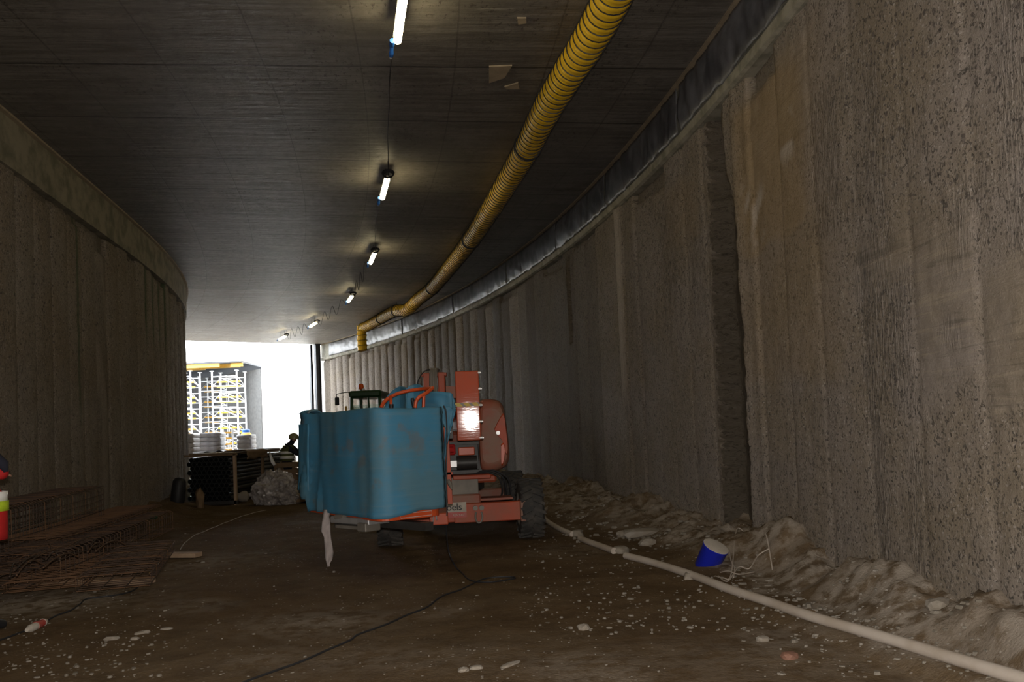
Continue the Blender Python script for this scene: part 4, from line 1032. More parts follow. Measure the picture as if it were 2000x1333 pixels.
m = MB(); m.box((xc, TY+.02, 1.95), (hw*2-.06, 0.012, 1.15)); m.box((xc-hw, TY+.75, 1.95), (0.012, 1.3, 1.1)); m.box((xc+hw, TY+.75, 1.95), (0.012, 1.3, 1.1)); m.build('cab_window', M_glass, trac)
m = MB(); m.box((xc, TY+.75, 1.1), (hw*2+.1, 1.5, 0.5), bevel=.05); m.box((xc, TY+.5, 1.55), (.45, .45, .5), bevel=.08); m.box((xc, TY-.6, 1.0), (.7, 1.2, .55), bevel=.1); m.box((xc, TY+.3, .6), (.6, 2.6, .3), bevel=.05); m.build('tractor_body', M_green, trac)
bx = T(703, 757); m = MB(); m.lathe([(.06, 0), (.085, .02), (.085, .12), (.06, .17), (.02, .18)], 16, Matrix.Translation((bx.x, TY+.2, bx.z-.06))); bc_ = m.build('beacon', M_beacon, trac, smooth=True)
m = MB(); m.cyl((bx.x, TY+.2, zr), (bx.x, TY+.2, bx.z-.05), .03, 8); m.build('beacon_stem', M_black, trac)
m = MB(); x = T(710, 762).x; m.cyl((x, TY+.1, zr+.02), (x, TY-.02, zr+.06), .05, 12); m.build('work_light', M_white, trac, smooth=True)
mx = T(661, 785); m = MB(); m.box((mx.x, TY-.2, mx.z), (0.13, 0.05, 0.24), bevel=.02); m.build('side_mirror', M_black, trac)
m = MB(); m.tube(smoothpath([(mx.x, TY-.18, mx.z+.12), (mx.x, TY-.15, mx.z+.22), (xa-.1, TY-.05, mx.z+.27), (xa, TY, mx.z+.24)], 5), .012, 6); m.build('mirror_arm', M_black, trac, smooth=True)
m = MB(); x = T(676, 785).x; m.box((x, TY-.05, 1.65+.6), (0.05, .05, .5)); m.box((x, TY-.06, 2.05), (.12, .05, .08)); m.build('grab_handle', M_shyel, trac)
def twheel(c, r, wd):
    m = MB(); rows = []; ax = Vector((1, 0, 0))
    for k in range(37):
        th = 2*pi*k/36; d = Vector((0, math.cos(th), math.sin(th))); rr_ = r*(1 if k % 2 else .95)
        rows.append([c+ax*(w_*wd)+d*(rr_*q) for w_, q in ((-.5, .5), (-.5, .85), (-.4, 1), (.4, 1), (.5, .85), (.5, .5))])
    m.grid(rows); t = m.build('wheel', M_tyre, trac)
    m = MB(); Mx = Matrix.Rotation(pi/2, 4, 'Y'); Mx.translation = c; m.lathe([(r*.52, -wd*.35), (r*.5, -wd*.3), (.06, -.1), (.06, .1), (r*.5, wd*.3), (r*.52, wd*.35)], 20, Mx); m.build('rim', M_shyel, t, smooth=True)
for sx_ in (-1, 1): twheel(Vector((xc+sx_*.72, TY+1.1, .68)), .68, .38); twheel(Vector((xc+sx_*.62, TY-.95, .45)), .45, .28)

# ------------------------------------------------------------------ bundle of black pipes in a timber frame
PY = 20.6; PD = 0.122; rowh = PD*0.868
br = aty(455, 985, PY); zb_ = br.z; ncol, nrow = 9, 10
rack = thing('pipe_frame', (br.x-.55, PY+2.2, 0), 'brown timber frame boards holding the black pipe bundle by the left wall', 'timber frame')
tl = math.radians(-1.5)
me0 = None
PDIR = Vector((0.02, 1, 0)).normalized()
def pipe_mesh():
    m = MB(); n = 18; ro, ri = PD/2-.001, PD/2-.012
    rows = []
    for (r_, y) in ((ri, 0), (ro, 0), (ro, 4.6), (ri, 4.6), (ri, 0)):
        rows.append([Vector((r_*math.cos(2*pi*k/n), y, r_*math.sin(2*pi*k/n))) for k in range(n)])
    m.grid(rows, True)
    me = bpy.data.meshes.new('pipe'); me.from_pydata([tuple(v) for v in m.v], [], m.f); me.materials.append(M_pipe)
    me.polygons.foreach_set('use_smooth', [True]*len(me.polygons)); me.set_sharp_from_angle(angle=math.radians(40)); return me
pm = pipe_mesh()
zbase = 0.12
for r_ in range(nrow):
    for c_ in range(ncol+(1 if r_ % 2 == 0 else 0)-1):
        o = bpy.data.objects.new('plastic_pipe', pm); COL.objects.link(o)
        lx = -(c_+0.5+(0.5 if r_ % 2 else 0))*PD-0.03; lz = zbase+PD/2+r_*rowh
        x = br.x+lx*math.cos(tl)-0; z = lz-lx*math.sin(-tl)*-1*0
        o.location = (x, PY+0.02+random.uniform(-.02, .03), lz-lx*0.02)
        o.rotation_euler = (0, 0, 0)
        tag(o, 'black plastic pipe seen end-on in the bundle by the left wall', 'pipe', 'black pipes of the bundle by the left wall')
top_ = zbase+nrow*rowh+0.045
for y_ in (PY+.12, PY+2.4, PY+4.3):
    m = MB(); m.box((br.x+.035, y_, top_/2+.01), (0.06, 0.10, top_+.06)); m.build('post', M_brownwood if y_ > PY+1 else M_wood, rack)
    m = MB(); m.box((br.x-1.16, max(y_, PY+.6), top_/2+.01), (0.04, 0.10, top_+.04)); m.build('post', M_black, rack)
    m = MB(); m.box((br.x-.56, y_, zbase-.055), (1.3, 0.10, 0.09)); m.build('bottom_rail', M_dgrey, rack)
    m = MB(); m.box((br.x-.56, y_, top_+.035), (1.3, 0.10, 0.05)); m.build('top_rail', M_brownwood, rack)
def slab_thing(name, c, size, rot, mat, label, cat, group=None, bevel=.006):
    m = MB(); m.box(c, size, rot, bevel); return tag(m.build(name, mat), label, cat, group)
slab_thing('plywood_sheet', (br.x-.55, PY+2.3, top_+.075), (1.15, 4.5, 0.025), Rz(.02), M_brownwood, 'brown plywood sheet lying on top of the pipe bundle', 'plywood sheet')
# cloth thrown over its right side
m = MB(); rows = []
for i in range(12):
    y_ = PY+.9+i*.16; row = []
    for j in range(12):
        t = j/11; a = t*1.6
        if t < .5: p = (br.x-.5+t*1.2, y_, top_+.11+.03*nz(i*.5, j*.4))
        else: p = (br.x+.10+.03*nz(i*.6, j*.6), y_, top_+.10-(t-.5)*.45*(1+.3*nz(i*.4, 2)))
        row.append(p)
    rows.append(row)
m.grid(rows); tag(m.build('brown_tarpaulin', M_brownwood, smooth='all', solid=.015), 'brown tarpaulin draped over the far right part of the pipe bundle', 'tarpaulin')
# dark twisted strap on top
m = MB(); q = [aty(x, y, 22.0) for x, y in ((396, 889), (404, 884), (416, 887), (428, 882), (440, 886), (452, 882), (462, 884), (470, 888))]
m.tube(smoothpath(q, 5), 0.028, 6); tag(m.build('black_strap', M_black, smooth=True), 'crumpled black strap lying on top of the pipe bundle', 'strap')
# rolled dark mat against the wall, left of the bundle
m = MB(); c = aty(347, 985, 20.0); c.z = fheight(c.x, c.y)+.0
m.lathe([(.15, -.05), (.17, .05), (.165, .3), (.15, .48), (.10, .55), (.03, .57)], 24, Matrix.Translation(c)@Matrix.Rotation(.12, 4, 'Y')); tag(m.build('rolled_mat', M_black, smooth=True), 'dark upright roll against the left wall beside the pipe bundle', 'roll')
# weathered stump in front of the bundle
def chunk(name, c, size, seed, mat, label, cat, group=None, rz=0.0, sub=3, tiltx=0, amp=.35):
    import bmesh
    bm = bmesh.new(); bmesh.ops.create_icosphere(bm, subdivisions=sub, radius=1)
    E_ = Euler((tiltx, 0, rz)).to_matrix()
    for v in bm.verts:
        n = noise.noise(v.co*1.6+Vector((seed*3.1, seed, 0)))*amp+noise.noise(v.co*4+Vector((seed, 0, 0)))*amp*.35
        p = v.co*(1+n); p = Vector((math.copysign(abs(p.x)**.8, p.x), math.copysign(abs(p.y)**.8, p.y), math.copysign(abs(p.z)**.8, p.z)))
        v.co = E_@Vector((p.x*size[0], p.y*size[1], p.z*size[2]))
    me = bpy.data.meshes.new(name); bm.to_mesh(me); bm.free(); me.materials.append(mat)
    me.polygons.foreach_set('use_smooth', [sub > 2]*len(me.polygons))
    o = bpy.data.objects.new(name, me); COL.objects.link(o); o.location = c; tag(o, label, cat, group); return o
c = aty(390, 975, 19.6); chunk('wood_stump', (c.x, c.y, .22), (.08, .09, .24), 3, M_brownwood, 'broken pale wood stump in front of the pipe bundle', 'wood stump', tiltx=-.3, rz=.5, amp=.8)
c = aty(474, 952, 21.2); chunk('concrete_block', (c.x, c.y, .36-.2), (.16, .14, .13), 5, M_stone, 'rounded pale lump of concrete right of the pipe bundle', 'concrete lump')
# crumpled plastic heap
def heap():
    import bmesh
    c = aty(538, 985, 20.2); bm = bmesh.new(); bmesh.ops.create_icosphere(bm, subdivisions=5, radius=1)
    for v in bm.verts:
        d = v.co.copy(); n = .12+noise.noise(d*1.5+Vector((4, 2, 1)))*.3
        rid = abs(noise.noise(d*3.2))*.34+abs(noise.noise(d*8))*.16+abs(noise.noise(d*19))*.06
        d = d*(1+n-rid); z = d.z*.62+.26
        if z < -.01: z = -.01
        v.co = Vector((d.x*.62, d.y*.5, max(0, z)*.95*(1-.22*max(0, d.x))))
    me = bpy.data.meshes.new('crumpled_plastic'); bm.to_mesh(me); bm.free(); me.materials.append(M_wrap)
    o = bpy.data.objects.new('crumpled_plastic', me); COL.objects.link(o); o.location = (c.x, c.y+.3, fheight(c.x, c.y)-.01)
    tag(o, 'glinting heap of crumpled clear plastic left of the blue basket', 'plastic heap')
    m = MB(); cx = c.x+.75; rows = []
    for i in range(16):
        row = []
        for j in range(14):
            x = c.x+.2+i*.075; y = c.y+.1+j*.06; row.append((x, y, max(.0, (.5-.14*(i/15)-.02*i*0)*math.sin(pi*(j+.3)/13.6)*(0.75+.25*math.sin(pi*min(1, i/12)))+.08*nz(i*.5, j*.6))+.0))
        rows.append(row)
    m.grid(rows); o = m.build('brown_sack_pile', M_brownwood, smooth='all', solid=.02); tag(o, 'low brown sack pile between the crumpled plastic and the basket', 'sack pile')
heap()
# pallet crate where the worker stands
CY_ = 23.2; xa = aty(535, 915, CY_).x; xb = aty(612, 915, CY_).x; z1 = aty(570, 906, CY_).z
cr = thing('pallet_crate', ((xa+xb)/2, CY_+.5, 0), 'dark slatted wooden crate in front of the worker', 'crate')
for i in range(5):
    for dy in (0, .9):
        m = MB(); z = .12+(z1-.16)*i/4; m.box(((xa+xb)/2, CY_+dy, z), (xb-xa, .03, .12)); m.build('slat', M_brownwood, cr)
for x in (xa+.04, (xa+xb)/2, xb-.04):
    for dy in (.045, .855):
        m = MB(); m.box((x, CY_+dy, z1/2), (.08, .06, z1)); m.build('post', M_brownwood, cr)
m = MB(); m.box(((xa+xb)/2, CY_+.45, z1+.012), (xb-xa, .9, .025)); m.build('lid', M_brownwood, cr)
# long pale beams lying behind, white plastic scrap
for i, (y0, x0_, x1_) in enumerate([(888, 505, 600), (894, 520, 566), (903, 517, 560), (918, 522, 560), (925, 520, 558)]):
    Y_ = 26.0-.35*i; a = aty(x0_, y0, Y_); b_ = aty(x1_, y0-2, Y_); m = MB(); d_ = b_-a
    m.box((a+b_)/2, (d_.length, .14, .085), Rz(math.atan2(d_.y, d_.x)), .01)
    tag(m.build('timber_beam', M_white if i in (0, 2) else M_hose), ['long pale beam on top of the stack, reaching behind the worker', 'pale beam just under the top one behind the worker', 'whitish beam halfway up the stack behind the crate', 'lower pale beam of the stack, near the torn plastic', 'lowest pale beam of the stack behind the crate'][i], 'beam', 'pale beams stacked behind the crate')
bs = thing('trestle', (aty(540, 900, 25.5).x, 25.5, 0), 'dark trestle legs under the stacked pale beams', 'trestle')
for px in (512, 560, 596):
    m = MB(); x = aty(px, 900, 25.5).x; z = aty(px, 890, 25.5).z-.06; m.box((x, 25.62, z/2), (.08, .08, z)); m.box((x, 24.9, z/2-.25), (.08, .08, z-.5)); m.box((x, 25.3, .3), (.06, .7, .08)); m.build('leg', M_brownwood, bs)
m = MB(); rows = []
for (xa_, xb_, y) in [(526, 528, 884), (526.5, 531, 891), (528, 534, 898), (529.5, 538, 905), (533, 540, 908), (534, 535, 911)]: rows.append([aty(xa_+(xb_-xa_)*k/3, y, 23.0+.04*k*(k % 2)) for k in range(4)])
m.grid(rows); tag(m.build('plastic_scrap', M_white, smooth='all', solid=.006), 'white torn plastic flapping beside the pale beams', 'plastic scrap')
o_ = None

# ------------------------------------------------------------------ people
def human(name, base, joints, radii, mats, zones, label, hands=None):
    """joints: dict name->Vector world; bones list implied; zones: list of (bone a, bone b, material index)"""
    T_ = thing(name, base, label, 'person')
    order = list(joints); idx = {k: i for i, k in enumerate(order)}
    me = bpy.data.meshes.new('body'); me.from_pydata([joints[k]-Vector(base) for k in order], [(idx[a], idx[b]) for a, b, _ in zones], [])
    o = bpy.data.objects.new('body', me); COL.objects.link(o)
    sk = o.modifiers.new('skin', 'SKIN'); sv = me.skin_vertices[0].data
    for k in order:
        r = radii[k]; sv[idx[k]].radius = r if isinstance(r, tuple) else (r, r)
    sv[idx['pelvis']].use_root = True
    ss_ = o.modifiers.new('subdiv', 'SUBSURF'); ss_.levels = 2; ss_.render_levels = 2
    dg = bpy.context.evaluated_depsgraph_get(); m2 = bpy.data.meshes.new_from_object(o.evaluated_get(dg))
    bpy.data.objects.remove(o); bod = bpy.data.objects.new('body', m2); COL.objects.link(bod); bod.parent = T_
    m2.materials.clear()
    for mm in mats: m2.materials.append(mm)
    segs = [(joints[a]-Vector(base), joints[b]-Vector(base), mi, (radii[a] if not isinstance(radii[a], tuple) else radii[a][0])) for a, b, mi in zones]
    mi_ = []
    for p in m2.polygons:
        c = p.center; best = None
        for a, b, mi, r in segs:
            ab = b-a; t = max(0, min(1, (c-a).dot(ab)/max(1e-9, ab.length_squared))); d = (c-(a+ab*t)).length-r*.6
            if best is None or d < best[0]: best = (d, mi)
        mi_.append(best[1])
    m2.polygons.foreach_set('material_index', mi_); m2.polygons.foreach_set('use_smooth', [True]*len(mi_))
    return T_
def fingers(J, Rr, Z, wrist, dirv, palmn, pre, mi, s=1.0):
    dirv = dirv.normalized(); side = dirv.cross(palmn).normalized(); pn = palmn.normalized()
    J[pre+'palm'] = wrist+dirv*.055*s; Rr[pre+'palm'] = (.038*s, .020*s); Z.append((pre+'wrist', pre+'palm', mi))
    for i, (o_, l) in enumerate(((-.027, .068), (-.009, .078), (.009, .073), (.026, .058))):
        a = wrist+dirv*.095*s+side*o_*s; b = a+(dirv*.8+pn*.35)*l*.55*s; c = b+(dirv*.45+pn*.75)*l*.5*s
        for nm_, p, r in ((f'f{i}a', a, .0105), (f'f{i}b', b, .0092), (f'f{i}c', c, .0078)): J[pre+nm_] = p; Rr[pre+nm_] = r*s
        Z += [(pre+'palm', pre+f'f{i}a', mi), (pre+f'f{i}a', pre+f'f{i}b', mi), (pre+f'f{i}b', pre+f'f{i}c', mi)]
    a = wrist+dirv*.03*s-side*.038*s+pn*.01; b = a+(dirv*.6-side*.55+pn*.4).normalized()*.04*s; c = b+(dirv*.8+pn*.4).normalized()*.032*s
    for nm_, p, r in (('ta', a, .012), ('tb', b, .0105), ('tc', c, .0085)): J[pre+nm_] = p; Rr[pre+nm_] = r*s
    Z += [(pre+'palm', pre+'ta', mi), (pre+'ta', pre+'tb', mi), (pre+'tb', pre+'tc', mi)]
def band(T_, c, rx, ry, h, mat, name, R_=None, n=28, thick=.006):
    m = MB(); R_ = R_ or Matrix.Identity(3); rows = []
    for z in (-h/2, h/2): rows.append([Vector(c)+R_@Vector((rx*math.cos(2*pi*k/n), ry*math.sin(2*pi*k/n), z)) for k in range(n)])
    m.grid(rows, True); return m.build(name, mat, T_, smooth='all', solid=thick)
def lerpv(a, b, t): return a.lerp(b, t)
def helmet(T_, c, fwd, mat):
    R_ = Matrix((fwd, Vector((0, 0, 1)).cross(fwd).normalized(), Vector((0, 0, 1)))).transposed()
    up = R_@Vector((0, 0, 1)); Mx = R_.to_4x4(); Mx.translation = c
    m = MB(); pf = [(.138, -.035), (.138, -.025), (.130, -.02), (.130, .03), (.118, .08), (.088, .118), (.043, .137), (.002, .142)]
    m.lathe(pf, 28, Mx@Matrix.Diagonal((1.12, .95, 1, 1))); m.box(Vector(c)+R_@Vector((.15, 0, -.028)), (.05, .13, .008), R_, .003)
    return m.build('helmet', mat, T_, smooth=True)
def face(T_, hc, fwd, r):
    lf = Vector((0, 0, 1)).cross(fwd).normalized()
    m = MB(); m.tube([hc+fwd*(r*.86)+Vector((0, 0, .015)), hc+fwd*(r*1.15)+Vector((0, 0, -.02)), hc+fwd*(r*.95)+Vector((0, 0, -.03))], [.008, .016, .012], 8); m.build('nose', M_skin, T_, smooth='all')
    for s_ in (-1, 1):
        m = MB(); m.lathe([(.001, -.01), (.011, 0), (.001, .01)], 10, Matrix.Translation(hc+fwd*(r*.9)+lf*s_*.03+Vector((0, 0, .012)))); m.build('eye', M_black, T_, smooth='all')
        m = MB(); m.tube([hc+lf*s_*r*.82+Vector((0, 0, .03))-fwd*.01, hc+lf*s_*r*.92-fwd*.015, hc+lf*s_*r*.82+Vector((0, 0, -.03))], [.012, .016, .01], 8); m.build('ear', M_skin, T_, smooth='all')
    m = MB(); m.tube([hc+fwd*(r*.9)+lf*.022+Vector((0, 0, -.055)), hc+fwd*(r*.97)+Vector((0, 0, -.057)), hc+fwd*(r*.9)-lf*.022+Vector((0, 0, -.055))], .005, 6); m.build('mouth', M_redb, T_)

# far worker, bent forward, facing right
WY = 24.0
def Wp(px, py, dy=0): return aty(px, py, WY+dy)
wb = Wp(562, 940); wb = Vector((wb.x, WY, 0)); hipz = .93
hd = Wp(572.5, 857); F_ = Vector((1, -.12, 0)).normalized(); Lf = Vector((0, 0, 1)).cross(F_)
J = {'pelvis': Vector((Wp(561, 905).x, WY, hipz)), 'spine': Wp(560, 892), 'chest': Wp(562, 877), 'neck': Wp(568.5, 867), 'head0': hd+Vector((0, 0, -.06)), 'head': hd+Vector((.015, 0, .04))}
Rr = {'pelvis': (.15, .13), 'spine': (.17, .16), 'chest': (.19, .17), 'neck': .085, 'head0': .10, 'head': .11}
Z = [('pelvis', 'spine', 0), ('spine', 'chest', 0), ('chest', 'neck', 0), ('neck', 'head0', 1), ('head0', 'head', 1)]
for nm_, sg, el, wr_ in (('r', -1, (582, 886), (592, 893)), ('l', 1, (580, 884), (595, 892))):
    J[nm_+'sh'] = J['chest']+Vector((.03, 0, .08))+Lf*sg*.17; Rr[nm_+'sh'] = .085
    J[nm_+'el'] = Wp(*el)+Lf*sg*.14; Rr[nm_+'el'] = .06
    J[nm_+'wrist'] = Wp(*wr_)+Lf*sg*.10; Rr[nm_+'wrist'] = .03
    Z += [('chest', nm_+'sh', 0), (nm_+'sh', nm_+'el', 0), (nm_+'el', nm_+'wrist', 0)]
    fingers(J, Rr, Z, J[nm_+'wrist'], Vector((.9, 0, -.35)), Vector((-.2, 0, -1)), nm_, 2)
    J[nm_+'hip'] = J['pelvis']+Lf*sg*.10+Vector((0, 0, -.1)); Rr[nm_+'hip'] = .095
    J[nm_+'kn'] = Vector((J['pelvis'].x+.06, WY, .5))+Lf*sg*.12; Rr[nm_+'kn'] = .062
    J[nm_+'an'] = Vector((J['pelvis'].x-.02+.1*sg, WY, .1))+Lf*sg*.12; Rr[nm_+'an'] = .045
    J[nm_+'toe'] = J[nm_+'an']+F_*.18+Vector((0, 0, -.06)); Rr[nm_+'toe'] = .038
    Z += [('pelvis', nm_+'hip', 0), (nm_+'hip', nm_+'kn', 0), (nm_+'kn', nm_+'an', 0), (nm_+'an', nm_+'toe', 3)]
wk = human('person', wb, J, Rr, [M_navy, M_skin, M_black, M_black], Z, 'person in helmet and reflective vest bending over the crate, backlit by daylight')
helmet(wk, hd+Vector((.012, 0, .015)), (F_+Vector((0, 0, 0))).normalized(), M_helmet); face(wk, hd+Vector((.02, 0, -.02)), F_, .095)
# vest as a shell round the torso with two bands
def torso_shell(T_, A_, B_, C_, rx, ry, mat, name, grow=1.06, yaw=0, steps=10):
    rows = []
    for i in range(steps+1):
        t = i/steps; p = (A_.lerp(B_, t*2) if t < .5 else B_.lerp(C_, t*2-1)); k_ = grow*(1-.28*sstep(.72, 1, t))
        rows.append([p+Rz(yaw)@Vector((rx*k_*math.cos(2*pi*k/24), ry*k_*math.sin(2*pi*k/24), 0)) for k in range(24)])
    m = MB(); m.grid(rows, True); return m.build(name, mat, T_, smooth='all', solid=.008)
torso_shell(wk, Wp(561, 901), Wp(560, 888), Wp(563.5, 870), .185, .22, M_olive, 'vest')
band(wk, Wp(560, 884.5), .21, .24, .075, M_refl, 'reflective_band'); band(wk, Wp(561, 894), .215, .245, .085, M_refl, 'reflective_band')

# near worker, cut by the left edge of the view: elbow raised
NY = 7.45
def Np(px, py, dy=0): return aty(px, py, NY+dy)
ft = atz(-22, 1236, 0.02); nb = Vector((Np(-55, 1000).x, NY, 0))
F2 = Vector((.25, 1, 0)).normalized(); L2 = Vector((0, 0, 1)).cross(F2)
J = {'pelvis': Vector((nb.x, NY, .95)), 'spine': Vector((nb.x, NY, 1.15)), 'chest': Vector((nb.x, NY, 1.38)), 'neck': Vector((nb.x, NY, 1.53)), 'head0': Vector((nb.x, NY+.02, 1.60)), 'head': Vector((nb.x, NY+.03, 1.70))}
Rr = {'pelvis': (.16, .14), 'spine': (.15, .125), 'chest': (.17, .14), 'neck': .06, 'head0': .085, 'head': .10}
Z = [('pelvis', 'spine', 1), ('spine', 'chest', 1), ('chest', 'neck', 1), ('neck', 'head0', 2), ('head0', 'head', 2)]
elb = Np(9, 927); J['rsh'] = Vector((nb.x+.19, NY, 1.44)); J['rel'] = elb; J['rwrist'] = Vector((nb.x+.13, NY+.22, 1.38))
J['lsh'] = Vector((nb.x-.19, NY, 1.44)); J['lel'] = Vector((nb.x-.32, NY+.05, 1.2)); J['lwrist'] = Vector((nb.x-.1, NY+.3, 1.25))
for n_ in 'rl':
    Rr[n_+'sh'] = .075; Rr[n_+'el'] = .062; Rr[n_+'wrist'] = .034
    Z += [('chest', n_+'sh', 1), (n_+'sh', n_+'el', 1), (n_+'el', n_+'wrist', 1)]
    fingers(J, Rr, Z, J[n_+'wrist'], Vector((-.3 if n_ == 'r' else .3, .9, .1)), Vector((0, .2, -1)), n_, 2)
for n_, sg in (('r', 1), ('l', -1)):
    an = Vector((ft.x, ft.y, .1)) if n_ == 'r' else Vector((nb.x-.25, NY+.05, .1))
    J[n_+'hip'] = J['pelvis']+Vector((sg*.10, 0, -.1)); Rr[n_+'hip'] = .10; J[n_+'an'] = an; Rr[n_+'an'] = .05
    J[n_+'kn'] = J[n_+'hip'].lerp(an, .5)+Vector((0, .05, 0)); Rr[n_+'kn'] = .065; J[n_+'toe'] = an+Vector((.03, .19, -.055)); Rr[n_+'toe'] = .042
    Z += [('pelvis', n_+'hip', 0), (n_+'hip', n_+'kn', 0), (n_+'kn', n_+'an', 0), (n_+'an', n_+'toe', 3)]
nw = human('person', nb, J, Rr, [M_navy, M_red, M_skin, M_black], Z, 'person in red jacket and bright reflective vest, cut off by the left edge')
helmet(nw, Vector((nb.x, NY+.03, 1.70)), F2, M_helmetd); face(nw, Vector((nb.x, NY+.03, 1.66)), F2, .10)
jr = (Np(4, 1000).x-nb.x)
torso_shell(nw, Vector((nb.x, NY, .80)), Vector((nb.x, NY, 1.08)), Vector((nb.x, NY, 1.28)), jr*1.0, .20, M_red, 'jacket_hem', 1.08)
zA = Np(3, 970).z; zB = Np(4, 985).z
band(nw, (nb.x, NY, zA), jr*1.09, .22, .085, M_refl, 'reflective_band'); band(nw, (nb.x, NY, Np(4, 989).z), jr*1.12, .225, .09, M_hivis, 'yellow_band')
m = MB(); m.tube([elb+Vector((-.10, 0, .16)), elb+Vector((-.01, .0, .085)), elb+Vector((.012, 0, .02))], [.06, .05, .02], 10); m.build('dark_shoulder_patch', M_navy, nw, smooth='all')

# ------------------------------------------------------------------ rebar cages
def bar(m, pts, r=.008): m.tube(pts, r, 5, cap=False)
def cage(org, dirv, length, width, height, nlong, nst, label, name='rebar_cage', openfront=False, r=.0065, mat=M_rust, tilt=0.0, jit=.015):
    """org = near end, side towards the camera lane; extends along dirv and to its left"""
    dirv = Vector(dirv).normalized(); lf = Vector((0, 0, 1)).cross(dirv).normalized(); T_ = thing(name, org, label, 'rebar cage', 'rusty reinforcement cages by the left wall')
    def G(l, w_, h): return Vector(org)+dirv*l+lf*w_+Vector((0, 0, h+tilt*l))
    st = []
    for i in range(nst):
        l = length*(i+.5)/nst+random.uniform(-jit, jit); m = MB(); a = random.uniform(-.02, .02)
        q = [G(l, 0, 0), G(l+a, 0, height*.92), G(l+a, width*.1, height), G(l+a, width*.9, height*(1.0)), G(l, width, height*.9), G(l, width, 0)]
        m.tube(q, r*.85, 5, closed=not openfront, cap=False); m.build('stirrup', mat if i % 5 else M_rust2, T_)
    for i in range(nlong):
        m = MB(); t = i/(nlong-1); f = t*3
        if height > .25:
            if f < 1: a = (0, height*f*.92)
            elif f < 2: a = ((f-1)*width, height)
            else: a = (width, height*(3-f)*.92)
        else: a = (width*t, height*(1-.12*abs(2*t-1)))
        pts_ = [G(length*k/8, a[0]+.012*nz(k*.8, i*3.3), a[1]+.012*nz(k*.7, i*2.1, 4)-.03*math.sin(pi*k/8)) for k in range(9)]
        m.tube(pts_, r, 5); m.build('longitudinal_bar', mat if i % 4 else M_rust2, T_)
    if height <= .25:
        for i in range(max(3, nlong//2)):
            m = MB(); w_ = width*i/(max(3, nlong//2)-1); m.tube([G(length*k/6, w_+.01*nz(k, i), 0.008) for k in range(7)], r, 5); m.build('longitudinal_bar', mat, T_)
    return T_
def near_dir(a, b): return (b-a)
A0 = atz(-60, 1120, .30); A1 = atz(205, 1025, .34)
cage(A0, A1-A0, (A1-A0).length, .75, .62, 22, 44, 'tall box-shaped rusty cage on top, standing against the left wall')
# timbers the cages lie on
def plank(pa, pb, z, wdt, th, label):
    a = atz(*pa, z); b_ = atz(*pb, z); d_ = b_-a; m = MB(); m.box(((a.x+b_.x)/2, (a.y+b_.y)/2, z-th/2), (d_.length, wdt, th), Rz(math.atan2(d_.y, d_.x)), .004)
    tag(m.build('timber_plank', M_wood), label, 'plank', 'timber planks under the rebar cages')
plank((60, 1131), (292, 1131), .07, .22, .06, 'pale timber plank under the near ends of the flat cages')
plank((230, 1081), (388, 1080), .07, .17, .06, 'pale timber plank sticking out to the right of the small cage')
plank((150, 1052), (262, 1048), .10, .12, .08, 'timber plank deep under the far part of the flat cages')
B0 = atz(60, 1147, .10); B1 = atz(285, 1036, .12)
lenB = (B1-B0).length
cage(B0+Vector((.0, -.1, .0)), B1-B0, lenB+.2, 1.0, .16, 9, 44, 'flat rusty cage lowest of the wide stack on the planks')
cage(B0+Vector((-.10, .35, .15)), B1-B0, lenB, .95, .16, 9, 42, 'flat rusty cage lying on the lowest one, second layer', tilt=.01)
cage(B0+Vector((-.2, .9, .30)), (B1-B0)+Vector((.1, 0, 0)), lenB, .85, .12, 8, 36, 'flat rusty cage on top of the wide stack in front of the box cage', mat=M_rust2, tilt=-.01)
cage(B0+Vector((.22, .15, .02)), (B1-B0)+Vector((.25, 0, 0)), lenB*.96, .42, .30, 8, 36, 'narrow rusty cage leaning along the right side of the wide stack')
C0 = atz(292, 1146, .09); C1 = atz(338, 1080, .09)
cage(C0, C1-C0, (C1-C0).length+.3, .72, .15, 9, 24, 'small flat cage at the front right, on two pale planks')
cage(atz(170, 1146, .09), C1-C0+Vector((-.2, .3, 0)), 2.2, .8, .10, 8, 18, 'short flat cage at the near end left of the small one', mat=M_rust2)
# loose bent bars on top
for i in range(14):
    m = MB(); a = atz(10+i*14+random.uniform(-10, 10), 1120-i*4+random.uniform(-18, 10), .42); ang = random.uniform(1.75, 2.15); l = random.uniform(.8, 1.6)
    d_ = Vector((math.cos(ang), math.sin(ang), 0)); m.tube(smoothpath([a, a+d_*l*.4+Vector((0, 0, .03)), a+d_*l*.8, a+d_*l+Vector((.05, 0, -.08))], 4), .008, 5)
    tag(m.build('loose_rebar', M_rust2 if i % 2 else M_rust, smooth=True), 'loose bent rusty bar lying on the flat cages', 'reinforcing bar', 'loose bars on the flat cages')
m = MB(); a = atz(225, 1022, .30); b_ = atz(304, 1010, .22); m.tube([a, a.lerp(b_, .5)+Vector((0, 0, .03)), b_], .045, 10); tag(m.build('green_tube', M_greentube, smooth=True), 'dark green plastic tube poking out beyond the rebar cages', 'tube')

